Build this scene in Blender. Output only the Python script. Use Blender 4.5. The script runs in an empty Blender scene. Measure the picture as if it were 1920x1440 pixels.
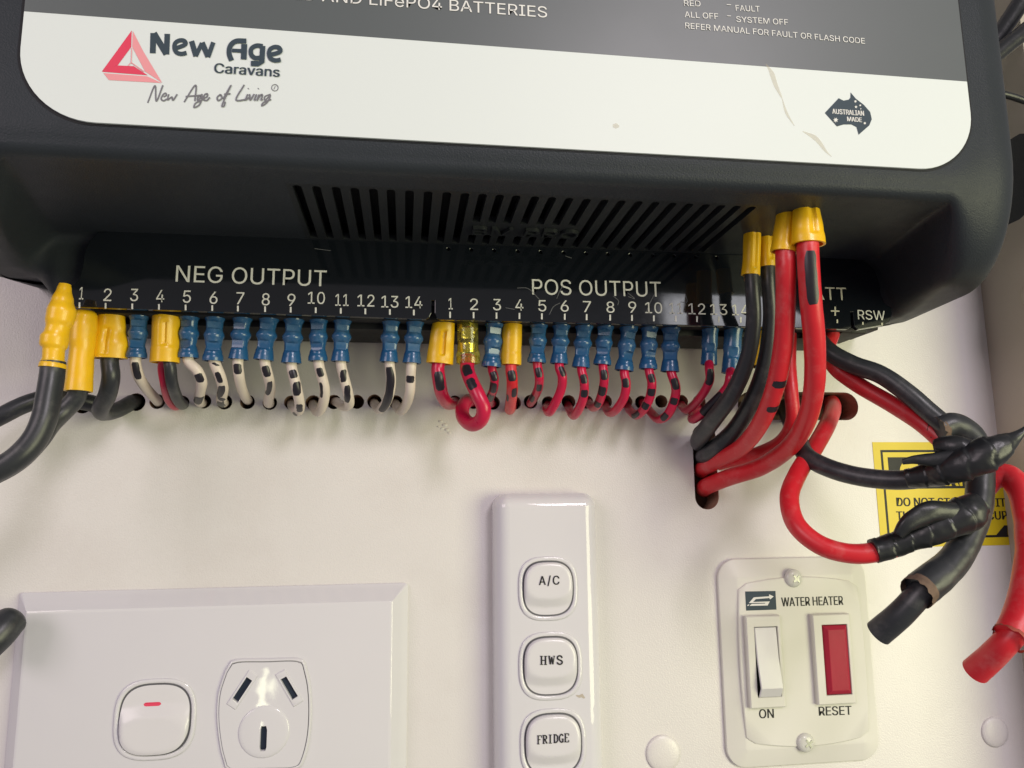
import bpy, bmesh, math, random
import numpy as np
from mathutils import Vector, Matrix, noise

random.seed(7)
S = 0.001                      # everything below is written in millimetres
SC = bpy.context.scene
COL = SC.collection

# ------------------------------------------------------------------ camera
F, PCX, PCY, DIST = 1410.0, 960.0, 720.0, 229.0
def unit(v):
    v = np.array(v, float); return v / np.linalg.norm(v)
CX = unit((9940, 110, 1410))
_z = np.array(unit((-100, -9020, 1410)))
CZ = unit(_z - CX * _z.dot(CX))
CY = np.cross(CZ, CX)
cam_data = bpy.data.cameras.new('camera')
cam = bpy.data.objects.new('camera', cam_data); COL.objects.link(cam)
right = Vector((CX[0], CY[0], CZ[0])); down = Vector((CX[1], CY[1], CZ[1])); fwd = Vector((CX[2], CY[2], CZ[2]))
m = Matrix.Identity(4)
for i in range(3):
    m[i][0] = right[i]; m[i][1] = -down[i]; m[i][2] = -fwd[i]
m[1][3] = -DIST * S
cam.matrix_world = m
cam_data.sensor_width = 36; cam_data.lens = 36 * F / 1920
cam_data.clip_start = 0.005; cam_data.clip_end = 50
SC.camera = cam

# ------------------------------------------------------------------ light
SC.view_settings.view_transform = 'Standard'; SC.view_settings.look = 'None'
SC.view_settings.gamma = 1.0; SC.view_settings.exposure = 0.21
w = bpy.data.worlds.new('World'); SC.world = w; w.use_nodes = True
bg = w.node_tree.nodes['Background']
bg.inputs[0].default_value = (0.80, 0.74, 0.80, 1); bg.inputs[1].default_value = 0.24

def area(name, loc, target, size, power, color, sy=None):
    l = bpy.data.lights.new(name, 'AREA'); l.energy = power; l.color = color
    l.shape = 'RECTANGLE'; l.size = size; l.size_y = sy or size
    o = bpy.data.objects.new(name, l); COL.objects.link(o)
    o.location = loc
    o.rotation_euler = (Vector(target) - Vector(loc)).to_track_quat('-Z', 'Y').to_euler()
    return o
area('key_lamp', (0.36, -0.95, 0.54), (0.04, 0, 0.0), 0.26, 4.0, (1.0, 0.905, 0.965))
area('doorway_lamp', (0.62, -0.60, -0.06), (0.16, 0, -0.03), 0.45, 4.0, (1.0, 1.0, 0.62))
area('window_lamp', (-0.21, -1.05, -0.295), (0.0, 0, 0.0), 0.014, 0.026, (0.97, 1.0, 0.66), 0.06)
area('side_window_lamp', (0.545, -1.0, 0.312), (0.08, 0, 0.05), 0.23, 0.24, (0.95, 0.95, 1.0), 0.07)
area('room_lamp', (-0.75, -0.8, 0.36), (-0.06, 0, 0.0), 0.5, 3.2, (1.0, 0.84, 0.88))

# ------------------------------------------------------------------ pixel <-> place
def U(px, py, d=0.0):
    v = np.array([(px - PCX) / F, (py - PCY) / F, 1.0])
    q = np.array([v @ CX, v @ CY, v @ CZ])
    q = q * ((DIST - d) / q[1])
    return Vector((q[0], -d, q[2]))
def W2P(p):
    q = np.array([p[0], p[1] + DIST, p[2]])
    c = q[0] * CX + q[1] * CY + q[2] * CZ
    return (PCX + F * c[0] / c[2], PCY + F * c[1] / c[2])
def mmpx(d): return (DIST - d) / F     # mm covered by a pixel at depth d
CAM = Vector((0, -DIST, 0))
def lerp(a, b, t): return a + (b - a) * t
def smst(x):
    x = max(0, min(1, x)); return x * x * (3 - 2 * x)

# ------------------------------------------------------------------ materials
MATS = {}
def srgb(r, g, b):
    f = lambda c: ((c / 255 + 0.055) / 1.055) ** 2.4 if c > 10 else c / 255 / 12.92
    return (f(r), f(g), f(b), 1)
def mat(name, col, rough=0.45, bump=None, var=0.06, vscale=120, spec=0.5, metal=0.0, coat=0.0, trans=0.0, specks=None, rvar=0.08, bdist=0.0001, sss=0.0, dust=None):
    mt = bpy.data.materials.new(name); mt.use_nodes = True
    nt = mt.node_tree; N = nt.nodes; L = nt.links
    b = N['Principled BSDF']
    tc = N.new('ShaderNodeTexCoord')
    b.inputs['Roughness'].default_value = rough
    b.inputs['Specular IOR Level'].default_value = spec
    b.inputs['Metallic'].default_value = metal
    b.inputs['Coat Weight'].default_value = coat
    b.inputs['Coat Roughness'].default_value = 0.08
    b.inputs['Transmission Weight'].default_value = trans
    if sss:
        b.inputs['Subsurface Weight'].default_value = sss
        b.inputs['Subsurface Radius'].default_value = (0.001, 0.0007, 0.0005)
        b.inputs['Subsurface Scale'].default_value = 0.6
    n = N.new('ShaderNodeTexNoise'); n.inputs['Scale'].default_value = vscale; n.inputs['Detail'].default_value = 5
    L.new(tc.outputs['Object'], n.inputs['Vector'])
    mx = N.new('ShaderNodeMix'); mx.data_type = 'RGBA'
    c = Vector(col[:3])
    mx.inputs[6].default_value = (*(c * (1 - var)), 1)
    mx.inputs[7].default_value = (*(c * (1 + var)), 1)
    L.new(n.outputs['Fac'], mx.inputs[0])
    out = mx.outputs[2]
    if specks:
        sc_, th, scol = specks
        v = N.new('ShaderNodeTexVoronoi'); v.inputs['Scale'].default_value = sc_
        L.new(tc.outputs['Object'], v.inputs['Vector'])
        w1 = N.new('ShaderNodeTexWhiteNoise'); L.new(v.outputs['Color'], w1.inputs['Vector'])
        ad = N.new('ShaderNodeMath'); ad.operation = 'MULTIPLY'; ad.inputs[1].default_value = th
        L.new(w1.outputs['Value'], ad.inputs[0])
        sb = N.new('ShaderNodeMath'); sb.operation = 'SUBTRACT'; sb.inputs[1].default_value = th * 0.9
        L.new(ad.outputs[0], sb.inputs[0])
        lt = N.new('ShaderNodeMath'); lt.operation = 'LESS_THAN'
        L.new(v.outputs['Distance'], lt.inputs[0]); L.new(sb.outputs[0], lt.inputs[1])
        m2 = N.new('ShaderNodeMix'); m2.data_type = 'RGBA'; m2.inputs[7].default_value = scol
        L.new(lt.outputs[0], m2.inputs[0]); L.new(out, m2.inputs[6]); out = m2.outputs[2]
    if dust:
        nd = N.new('ShaderNodeTexNoise'); nd.inputs['Scale'].default_value = dust[0]; nd.inputs['Detail'].default_value = 8; nd.inputs['Roughness'].default_value = 0.7
        L.new(tc.outputs['Object'], nd.inputs['Vector'])
        dr = N.new('ShaderNodeMapRange'); dr.inputs[1].default_value = .5; dr.inputs[2].default_value = .78; dr.inputs[4].default_value = dust[2]
        L.new(nd.outputs['Fac'], dr.inputs[0])
        m3 = N.new('ShaderNodeMix'); m3.data_type = 'RGBA'; m3.inputs[7].default_value = dust[1]
        L.new(dr.outputs[0], m3.inputs[0]); L.new(out, m3.inputs[6]); out = m3.outputs[2]
    L.new(out, b.inputs['Base Color'])
    n3 = N.new('ShaderNodeTexNoise'); n3.inputs['Scale'].default_value = vscale * 2.3; n3.inputs['Detail'].default_value = 4
    L.new(tc.outputs['Object'], n3.inputs['Vector'])
    mr = N.new('ShaderNodeMapRange'); mr.inputs[3].default_value = max(0.02, rough - rvar); mr.inputs[4].default_value = min(1, rough + rvar)
    L.new(n3.outputs['Fac'], mr.inputs[0]); L.new(mr.outputs[0], b.inputs['Roughness'])
    if bump:
        n2 = N.new('ShaderNodeTexNoise'); n2.inputs['Scale'].default_value = bump[0]; n2.inputs['Detail'].default_value = bump[2] if len(bump) > 2 else 3
        L.new(tc.outputs['Object'], n2.inputs['Vector'])
        bp = N.new('ShaderNodeBump'); bp.inputs['Strength'].default_value = bump[1]; bp.inputs['Distance'].default_value = bdist
        L.new(n2.outputs['Fac'], bp.inputs['Height']); L.new(bp.outputs['Normal'], b.inputs['Normal'])
    MATS[name] = mt
    return mt
WALL = mat('white_wall_board', (0.675, 0.655, 0.638), 0.31, (2200, 0.6, 2), 0.03, 40, specks=(160, 0.10, (0.22, 0.19, 0.16, 1)), rvar=0.05, bdist=0.00012, dust=(14, (0.50, 0.45, 0.42, 1), .35))
FIBRE = mat('raw_fibreboard', (0.34, 0.21, 0.14), 0.9, (900, 0.6), 0.35, 500)
CAVITY = mat('cavity_brown', (0.24, 0.16, 0.115), 0.9)
SIDE = mat('beige_side_board', (0.46, 0.42, 0.35), 0.55, (1500, 0.25, 2), 0.03, 30, bdist=0.0001)
BODY = mat('charcoal_moulded_plastic', (0.027, 0.032, 0.039), 0.42, (2600, 0.6, 3), 0.10, 90, spec=0.17, bdist=0.00016)
BLACK = mat('black_plastic', (0.010, 0.011, 0.013), 0.5, (1500, 0.2), 0.1, 150, spec=0.25)
VENT = mat('vent_plastic', (0.022, 0.025, 0.028), 0.36, (2600, 0.25, 3), 0.1, 90, spec=0.17)
STRIP = mat('gloss_black_acrylic', (0.007, 0.009, 0.013), 0.06, (60, 0.03), 0.1, 200, spec=0.6, rvar=0.05)
LABW = mat('white_label_film', (0.66, 0.71, 0.715), 0.45, (3000, 0.06), 0.008, 40, rvar=0.015, spec=0.3)
LABG = mat('grey_label_film', (0.088, 0.101, 0.107), 0.38, (3000, 0.06), 0.02, 40, rvar=0.02)
PRNAVY = mat('dark_slate_print', (0.045, 0.065, 0.085), 0.45, spec=0.15)
PRGREY = mat('grey_print', (0.16, 0.16, 0.18), 0.4)
PRWHITE = mat('white_print', (0.70, 0.70, 0.68), 0.45)
PRCREAM = mat('cream_print', (0.60, 0.58, 0.48), 0.45)
PRRED = mat('red_print', (0.68, 0.045, 0.10), 0.4)
PRPINK = mat('pink_print', (0.76, 0.30, 0.33), 0.4)
PRBLACK = mat('black_print', (0.018, 0.018, 0.02), 0.45, spec=0.2)
STAIN = mat('tan_stain', (0.60, 0.54, 0.41), 0.45, None, 0.12, 500, spec=0.3)
STAIN.node_tree.nodes['Principled BSDF'].inputs['Alpha'].default_value = 0.33
PLATE = mat('white_gloss_switch_plastic', (0.645, 0.638, 0.665), 0.04, (75, 0.25, 2), 0.015, 60, specks=(420, 0.05, (0.25, 0.22, 0.2, 1)), rvar=0.015, bdist=0.0004)
GAPSHADE = mat('switch_gap_shade', (0.10, 0.10, 0.11), 0.6)  # dark grey paints in the shade of the gap round a rocker
ROCK = mat('white_rocker_plastic', (0.66, 0.65, 0.67), 0.2, (700, 0.05), 0.02, 90)
HEAT = mat('cream_heater_plastic', (0.67, 0.66, 0.61), 0.36, (1500, 0.10), 0.02, 60, spec=0.25)
NAVY = mat('slot_shade_navy', (0.010, 0.020, 0.040), 0.5)  # shade inside the socket slots, put into the colour
LAMP = mat('red_lens', (0.36, 0.02, 0.045), 0.4, (900, 0.12), 0.08, 300, spec=0.15)
STEEL = mat('screw_steel', (0.30, 0.30, 0.29), 0.4, (900, 0.2), 0.08, 300, metal=1.0)
SCREWP = mat('screw_white_metal', (0.62, 0.62, 0.58), 0.2, None, 0.05, 300)
BLUE = mat('blue_crimp_vinyl', (0.017, 0.092, 0.225), 0.25, (600, 0.10), 0.10, 250, coat=0.2, dust=(260, (0.20, 0.28, 0.36, 1), .35))
YELL = mat('yellow_crimp_vinyl', (0.82, 0.48, 0.008), 0.33, (450, 0.12), 0.06, 200, coat=0.1, sss=0.15, dust=(160, (0.50, 0.33, 0.06, 1), .4))
WHITEW = mat('white_wire_pvc', (0.66, 0.58, 0.50), 0.42, (700, 0.15), 0.06, 250, specks=(700, 0.12, (0.3, 0.22, 0.18, 1)))
REDW = mat('crimson_wire_pvc', (0.52, 0.010, 0.055), 0.3, (600, 0.12), 0.06, 200, sss=0.05)
REDC = mat('red_cable_pvc', (0.60, 0.016, 0.026), 0.38, (500, 0.12), 0.05, 120, sss=0.05, dust=(150, (0.62, 0.30, 0.28, 1), .35))
BLKC = mat('black_cable_pvc', (0.024, 0.027, 0.031), 0.38, (500, 0.25), 0.12, 120, dust=(170, (0.22, 0.21, 0.20, 1), .30))
TAPE = mat('black_tape', (0.014, 0.016, 0.018), 0.36, (300, 0.3, 4), 0.1, 200, bdist=0.0005)
INK = mat('black_pen_ink', (0.014, 0.012, 0.018), 0.35, None, 0.3, 900)
COPPER = mat('copper_strands', (0.38, 0.20, 0.09), 0.4, (3000, 0.6), 0.3, 800, metal=0.7)
YSTICK = mat('yellow_sticker', (0.66, 0.51, 0.006), 0.45, (900, 0.05), 0.03, 60)
CLEAR = mat('clear_yellow_vinyl', (0.93, 0.86, 0.16), 0.08, (300, 0.3), 0.04, 200, trans=0.92, bdist=0.0004)
BRASS = mat('tinned_brass', (0.74, 0.66, 0.36), 0.22, (500, 0.5), 0.2, 600, metal=1.0)

# ------------------------------------------------------------------ objects
def wloc(o):
    v = Vector((0, 0, 0))
    while o is not None:
        v += o.location; o = o.parent
    return v
def tag(o, label=None, cat=None, group=None, kind=None):
    for k, v in (('label', label), ('category', cat), ('group', group), ('kind', kind)):
        if v: o[k] = v
    return o
def thing(name, loc, label, cat, group=None):
    o = bpy.data.objects.new(name, None); COL.objects.link(o)
    o.empty_display_size = 0.005
    o.location = Vector(loc) * S
    return tag(o, label, cat, group)
def obj(name, geo, mt, parent=None, sharp=40, smooth=True):
    """geo: (verts in mm, faces[, material index per face]) -> one linked mesh object"""
    vs, fs = geo[0], geo[1]
    vs = [Vector(v) * S for v in vs]
    if parent is not None: off = wloc(parent)
    else:
        lo = Vector([min(v[i] for v in vs) for i in range(3)]); hi = Vector([max(v[i] for v in vs) for i in range(3)])
        off = (lo + hi) / 2
    me = bpy.data.meshes.new(name)
    me.from_pydata([v - off for v in vs], [], fs)
    for mm in (mt if isinstance(mt, (list, tuple)) else [mt]): me.materials.append(mm)
    if len(geo) > 2: me.polygons.foreach_set('material_index', geo[2])
    bm = bmesh.new(); bm.from_mesh(me); bmesh.ops.recalc_face_normals(bm, faces=bm.faces); bm.to_mesh(me); bm.free()
    if smooth:
        me.polygons.foreach_set('use_smooth', [True] * len(me.polygons))
        me.set_sharp_from_angle(angle=math.radians(sharp))
    me.update()
    o = bpy.data.objects.new(name, me); COL.objects.link(o)
    if parent is not None: o.parent = parent
    else: o.location = off
    return o
def join(*gs):
    V, Fc = [], []
    for g in gs:
        k = len(V); V += list(g[0]); Fc += [tuple(i + k for i in f) for f in g[1]]
    return V, Fc
def skin(loops, closed=True, cap0=False, cap1=False):
    n = len(loops[0]); V = [p for l in loops for p in l]; Fc = []
    for a in range(len(loops) - 1):
        for i in range(n if closed else n - 1):
            j = (i + 1) % n
            Fc.append((a * n + i, a * n + j, (a + 1) * n + j, (a + 1) * n + i))
    if cap0: Fc.append(tuple(range(n)))
    if cap1: Fc.append(tuple((len(loops) - 1) * n + i for i in range(n)))
    return V, Fc
def box(x0, x1, d0, d1, z0, z1, c=0.0):
    if c <= 0:
        return skin([[(x0, -d, z0), (x1, -d, z0), (x1, -d, z1), (x0, -d, z1)] for d in (d0, d1)], True, True, True)
    lp = []
    for d, i in ((d0, 0), (d1 - c, 0), (d1 - c * .3, c * .3), (d1, c)):
        lp.append([(x0 + i, -d, z0 + i), (x1 - i, -d, z0 + i), (x1 - i, -d, z1 - i), (x0 + i, -d, z1 - i)])
    return skin(lp, True, True, True)
def rrect(x0, x1, z0, z1, r, n=8):
    P = []
    for cx, cz, a0 in ((x1 - r, z1 - r, 0), (x0 + r, z1 - r, 90), (x0 + r, z0 + r, 180), (x1 - r, z0 + r, 270)):
        for k in range(n + 1):
            a = math.radians(a0 + 90 * k / n); P.append((cx + r * math.cos(a), cz + r * math.sin(a)))
    return P
def superell(cx, cz, a, b, e=3.0, n=56):
    P = []
    for k in range(n):
        t = 2 * math.pi * k / n; c, s = math.cos(t), math.sin(t)
        P.append((cx + a * math.copysign(abs(c) ** (2 / e), c), cz + b * math.copysign(abs(s) ** (2 / e), s)))
    return P
def rlayers(x0, x1, z0, z1, r, prof, n=8):
    """rounded slab on the wall plane; prof: list of (inset, depth)"""
    return skin([[(x, -d, z) for x, z in rrect(x0 + i, x1 - i, z0 + i, z1 - i, max(0.05, r - i), n)] for i, d in prof], True, False, True)
def fill2d(outer, holes, thick, fn, bev=0.0):
    """flat polygon with holes, thickness thick; fn(u, v, w) -> mm, w in 0..thick"""
    cu = bpy.data.curves.new('outline', 'CURVE'); cu.dimensions = '2D'; cu.fill_mode = 'BOTH'
    for P in [outer] + list(holes):
        sp = cu.splines.new('POLY'); sp.points.add(len(P) - 1)
        for k, (u, v) in enumerate(P): sp.points[k].co = (u, v, 0, 1)
        sp.use_cyclic_u = True
    cu.extrude = thick / 2 - bev; cu.bevel_depth = bev; cu.bevel_resolution = 1
    o = bpy.data.objects.new('outline', cu); COL.objects.link(o)
    dg = bpy.context.evaluated_depsgraph_get(); dg.update()
    me = bpy.data.meshes.new_from_object(o.evaluated_get(dg))
    bm = bmesh.new(); bm.from_mesh(me); bmesh.ops.remove_doubles(bm, verts=bm.verts, dist=1e-5)
    bmesh.ops.recalc_face_normals(bm, faces=bm.faces)
    bm.verts.index_update()
    V = [fn(v.co.x, v.co.y, v.co.z + thick / 2) for v in bm.verts]
    Fc = [tuple(v.index for v in f.verts) for f in bm.faces]
    flat = [abs(f.normal.z) > 0.5 for f in bm.faces]
    bm.free()
    bpy.data.objects.remove(o); bpy.data.curves.remove(cu); bpy.data.meshes.remove(me)
    return V, Fc, flat
try:
    FONT = bpy.data.fonts.load(bpy.utils.system_resource('DATAFILES', path='fonts') + '/Inter.woff2')
except Exception:
    FONT = None
def text_geo(body, bold=0.0, shear=0.0, spacing=1.0):
    cu = bpy.data.curves.new('print', 'FONT'); cu.body = body; cu.size = 1.0; cu.offset = bold; cu.shear = shear
    cu.space_character = spacing; cu.resolution_u = 4
    if FONT: cu.font = FONT
    o = bpy.data.objects.new('print', cu); COL.objects.link(o)
    dg = bpy.context.evaluated_depsgraph_get(); dg.update()
    me = bpy.data.meshes.new_from_object(o.evaluated_get(dg))
    V = [(v.co.x, v.co.y) for v in me.vertices]; Fc = [tuple(p.vertices) for p in me.polygons]
    bpy.data.objects.remove(o); bpy.data.curves.remove(cu); bpy.data.meshes.remove(me)
    return V, Fc
_hv, _ = text_geo('H'); CAPH = max(v[1] for v in _hv)
def text_at(body, origin, rvec, uvec, bold=0.0, shear=0.0, spacing=1.0, emboss=0.0):
    """body fitted so its ink spans rvec (mm) and its capitals uvec (mm)"""
    V, Fc = text_geo(body, bold, shear, spacing)
    x0 = min(v[0] for v in V); x1 = max(v[0] for v in V)
    nrm = rvec.cross(uvec).normalized()
    P = [origin + rvec * ((v[0] - x0) / (x1 - x0)) + uvec * (v[1] / CAPH) for v in V]
    if emboss > 0:
        bm = bmesh.new(); bv = [bm.verts.new(p) for p in P]
        for f in Fc:
            try: bm.faces.new([bv[i] for i in f])
            except ValueError: pass
        r = bmesh.ops.extrude_face_region(bm, geom=list(bm.faces))
        for e in r['geom']:
            if isinstance(e, bmesh.types.BMVert): e.co += nrm * emboss
        bm.verts.index_update()
        out = ([v.co.copy() for v in bm.verts], [tuple(v.index for v in f.verts) for f in bm.faces]); bm.free()
        return out
    return P, Fc
def text_px(body, pl, pr, hpx, d, fat=0.0, **k):
    if fat:                      # heavier weight: the same print laid again a hair to each side
        return join(*[text_px(body, (pl[0] + o, pl[1]), (pr[0] + o, pr[1]), hpx, d + .012 * i, **k) for i, o in enumerate((-fat, 0, fat))])
    A = U(*pl, d + 0.05); B = U(*pr, d + 0.05); r = B - A
    up = Vector((0, 0, 1)); up = (up - r.normalized() * up.dot(r.normalized())).normalized()
    return text_at(body, A, r, up * hpx * mmpx(d), **k)
def smooth_path(pts, step=0.6):
    P = [Vector(p) for p in pts]
    P = [P[0] * 2 - P[1]] + P + [P[-1] * 2 - P[-2]]
    out = []
    for i in range(1, len(P) - 2):
        p0, p1, p2, p3 = P[i - 1:i + 3]
        t0 = 0; t1 = max(1e-4, (p1 - p0).length) ** .5; t2 = t1 + max(1e-4, (p2 - p1).length) ** .5; t3 = t2 + max(1e-4, (p3 - p2).length) ** .5
        n = max(3, int((p2 - p1).length / step))
        for k in range(n):
            t = t1 + (t2 - t1) * k / n
            a1 = p0 * ((t1 - t) / (t1 - t0)) + p1 * ((t - t0) / (t1 - t0))
            a2 = p1 * ((t2 - t) / (t2 - t1)) + p2 * ((t - t1) / (t2 - t1))
            a3 = p2 * ((t3 - t) / (t3 - t2)) + p3 * ((t - t2) / (t3 - t2))
            b1 = a1 * ((t2 - t) / (t2 - t0)) + a2 * ((t - t0) / (t2 - t0))
            b2 = a2 * ((t3 - t) / (t3 - t1)) + a3 * ((t - t1) / (t3 - t1))
            out.append(b1 * ((t2 - t) / (t2 - t1)) + b2 * ((t - t1) / (t2 - t1)))
    out.append(P[-2])
    return out
class Tube:
    def __init__(self, pts, rad, seg=18, step=0.6, wob=0.015, lump=0.0, flat=1.0, seed=0, cap0=True, cap1=True, wrap=0.0, pitch=9, hollow=False):
        C = smooth_path(pts, step); self.C = C
        n = len(C); T = []
        for i in range(n):
            T.append((C[min(n - 1, i + 1)] - C[max(0, i - 1)]).normalized())
        v = Vector((0, -1, 0)); v = v - T[0] * v.dot(T[0])
        if v.length < .1: v = Vector((1, 0, 0)) - T[0] * T[0].x
        v.normalize(); self.N = []; self.B = []
        for i in range(n):
            v = (v - T[i] * v.dot(T[i])).normalized(); self.N.append(v.copy()); self.B.append(T[i].cross(v))
        self.R = []
        for i in range(n):
            r = rad(i / (n - 1)) if callable(rad) else rad
            self.R.append(r * (1 + wob * noise.noise(Vector((i * .13, seed * 3.7, 1)))))
        self.seg, self.lump, self.seed, self.flat, self.wrap, self.pitch = seg, lump, seed, flat, wrap, pitch
        loops = []
        for i in range(n):
            loops.append([self.at(i, 2 * math.pi * k / seg) for k in range(seg)])
        if hollow:                   # cut end of a sleeve: wall thickness, then a dark bore
            c = self.C[-1]; tb_ = (self.C[-1] - self.C[-2]).normalized()
            loops.append([c + (p - c) * .8 for p in loops[-1]])
            loops.append([p - tb_ * 3.5 for p in loops[-1]])
        self.geo = skin(loops, True, cap0, cap1)
    def at(self, i, a, off=0.0):
        r = self.R[i]
        if self.lump:
            q = Vector((math.cos(a) * 1.3, math.sin(a) * 1.3, i * 0.08 + self.seed * 9))
            r *= 1 + self.lump * (noise.noise(q) + 0.6 * noise.noise(q * 2.7) - 0.5 * abs(noise.noise(q * 1.9 + Vector((5, 0, 0)))))
        if self.wrap:
            f = (i / self.pitch + a / (2 * math.pi) + .25 * noise.noise(Vector((a, i * .05, self.seed)))) % 1.0
            r *= 1 + self.wrap * (f ** .6 - .5)
        r += off
        return self.C[i] + self.N[i] * math.cos(a) * r * self.flat + self.B[i] * math.sin(a) * r
    def mark(self, px, py, lpx, wid=0.75, skew=0.0, seed=0):
        """pen mark: a thin inked patch hugging the insulation, centred where it is seen"""
        pr = [W2P(c) for c in self.C]
        i0 = min(range(len(pr)), key=lambda i: (pr[i][0] - px) ** 2 * .35 + (pr[i][1] - py) ** 2)
        c = self.C[i0]
        tc = (CAM - c); a = math.atan2(tc.dot(self.B[i0]), tc.dot(self.N[i0]))
        # sideways offset on the surface
        bside = self.at(i0, a + math.pi / 2) - c
        q = W2P(c + bside); sx = math.hypot(q[0] - pr[i0][0], q[1] - pr[i0][1])
        o = ((px - pr[i0][0]) * (q[0] - pr[i0][0]) + (py - pr[i0][1]) * (q[1] - pr[i0][1])) / max(1e-6, sx * sx)
        a += math.asin(max(-.8, min(.8, o)))
        hop = lambda k: math.hypot(pr[k + 1][0] - pr[k][0], pr[k + 1][1] - pr[k][1])
        acc = 0; i1 = i0
        while i1 < len(self.C) - 2 and acc < lpx / 2: acc += hop(i1); i1 += 1
        acc = 0; j = i0
        while j > 1 and acc < lpx / 2: acc += hop(j - 1); j -= 1
        nu, nv = max(6, i1 - j), 12; loops = []
        half = math.asin(min(.98, wid))
        for u in range(nu + 1):
            fu = u / nu; fi = j + (i1 - j) * fu; ia = int(fi); ib = min(ia + 1, len(self.C) - 1); fr = fi - ia
            e = abs(2 * fu - 1) ** 7
            row = []
            for v in range(nv + 1):
                fv = 2 * v / nv - 1
                hl = half * (1 - .35 * e) * (1 + .22 * noise.noise(Vector((fu * 4 + seed * 5.3, 3 if fv > 0 else 9, seed))))
                aa = a + fv * hl - skew * (fu - .5)
                row.append(self.at(ia, aa, .04).lerp(self.at(ib, aa, .04), fr))
            loops.append(row)
        return skin(loops, False)

# ------------------------------------------------------------------ setting: back wall, side wall
ZH = 30.3
round_holes = [155, 255, 295, 341, 382, 421, 464, 506, 546, 587, 626, 669, 702, 742, 853, 888, 924, 964, 995, 1028, 1066, 1100, 1135, 1174, 1203, 1240, 1278, 1311]
def circ(c, r, n=20, jit=0.0):
    return [(c[0] + r * (1 + jit * random.uniform(-1, 1)) * math.cos(2 * math.pi * k / n), c[1] + r * (1 + jit * random.uniform(-1, 1)) * math.sin(2 * math.pi * k / n)) for k in range(n)]
holes = []
for hx in round_holes:
    p = U(hx, 754 + (5 if hx < 200 else 0), 0)
    big = 2.5 if hx in (155, 255) else 2.1
    holes.append(circ((p.x, p.z + random.uniform(-.25, .25)), big * random.uniform(.96, 1.05), 22, .012))
a, b = U(1297, 800), U(1349, 955)
holes.append(rrect(a.x, b.x, b.z, U(1320, 795).z, (b.x - a.x) / 2 - .01, 9))
a, b = U(1385, 787), U(1607, 736)
holes.append(rrect(a.x, b.x, a.z, b.z, (b.z - a.z) / 2 - .01, 9))
V, Fc, flat = fill2d([(-260, -190), (199, -190), (199, 260), (-260, 260)], holes, 9.0, lambda u, v, t: (u, t, v))
wall = obj('wall', (V, Fc, [0 if f else 1 for f in flat]), [WALL, FIBRE], smooth=False)
tag(wall, kind='structure')
cav = obj('wall_cavity', box(-255, 196, -22, -12, -185, 255), CAVITY); tag(cav, kind='structure')
side = obj('side_wall', box(199, 217, -9, 29, -190, 260, 0.6), SIDE); tag(side, kind='structure')
# hardened glue crumbs on the board
gl = []
for (gx, gy, gr) in ((826, 790, .55), (834, 797, .7), (829, 803, .5), (838, 806, .6), (822, 800, .4), (842, 812, .45)):
    p = U(gx, gy, 0); lp = []
    for t in (0, .4, .75, 1.0):
        lp.append([(p.x + gr * math.cos(k * .785 + gr) * math.sqrt(max(0.02, 1 - t * t)) * 1.3, -gr * .45 * t, p.z + gr * math.sin(k * .785 + gr) * math.sqrt(max(0.02, 1 - t * t)) * .8) for k in range(8)])
    gl.append(skin(lp, True, False, True))
g = obj('glue_residue', join(*gl), WALL); tag(g, 'pale dried glue crumbs on the board below the first red wire', 'glue residue')
def screw_cap(px, py, rpx, label, on_side=None):
    c = U(px, py, 0) if on_side is None else on_side
    r = rpx * mmpx(0); lp = []
    for rr, h in ((1, 0), (1, .35), (.96, .6), (.86, .85), (.6, 1.1), (.25, 1.2)):
        ring = []
        for k in range(40):
            t = 2 * math.pi * k / 40
            q = (c.x + r * rr * math.cos(t), -h, c.z + r * rr * math.sin(t)) if on_side is None else (c.x - h, c.y + r * rr * math.cos(t), c.z + r * rr * math.sin(t))
            ring.append(q)
        lp.append(ring)
    o = obj('screw_cap', skin(lp, True, False, True), WALL if on_side is None else SIDE)
    tag(o, label, 'screw cap', 'round screw caps on the boards')
screw_cap(1243, 1412, 32, 'round cream screw cap on the wall between the rocker switches and the heater panel')
screw_cap(1864, 1372, 28, 'round cream screw cap on the wall right of the water heater panel')
screw_cap(0, 0, 33, 'round beige screw cap on the side board under the charcoal unit', Vector((199, -22, 64)))

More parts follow.
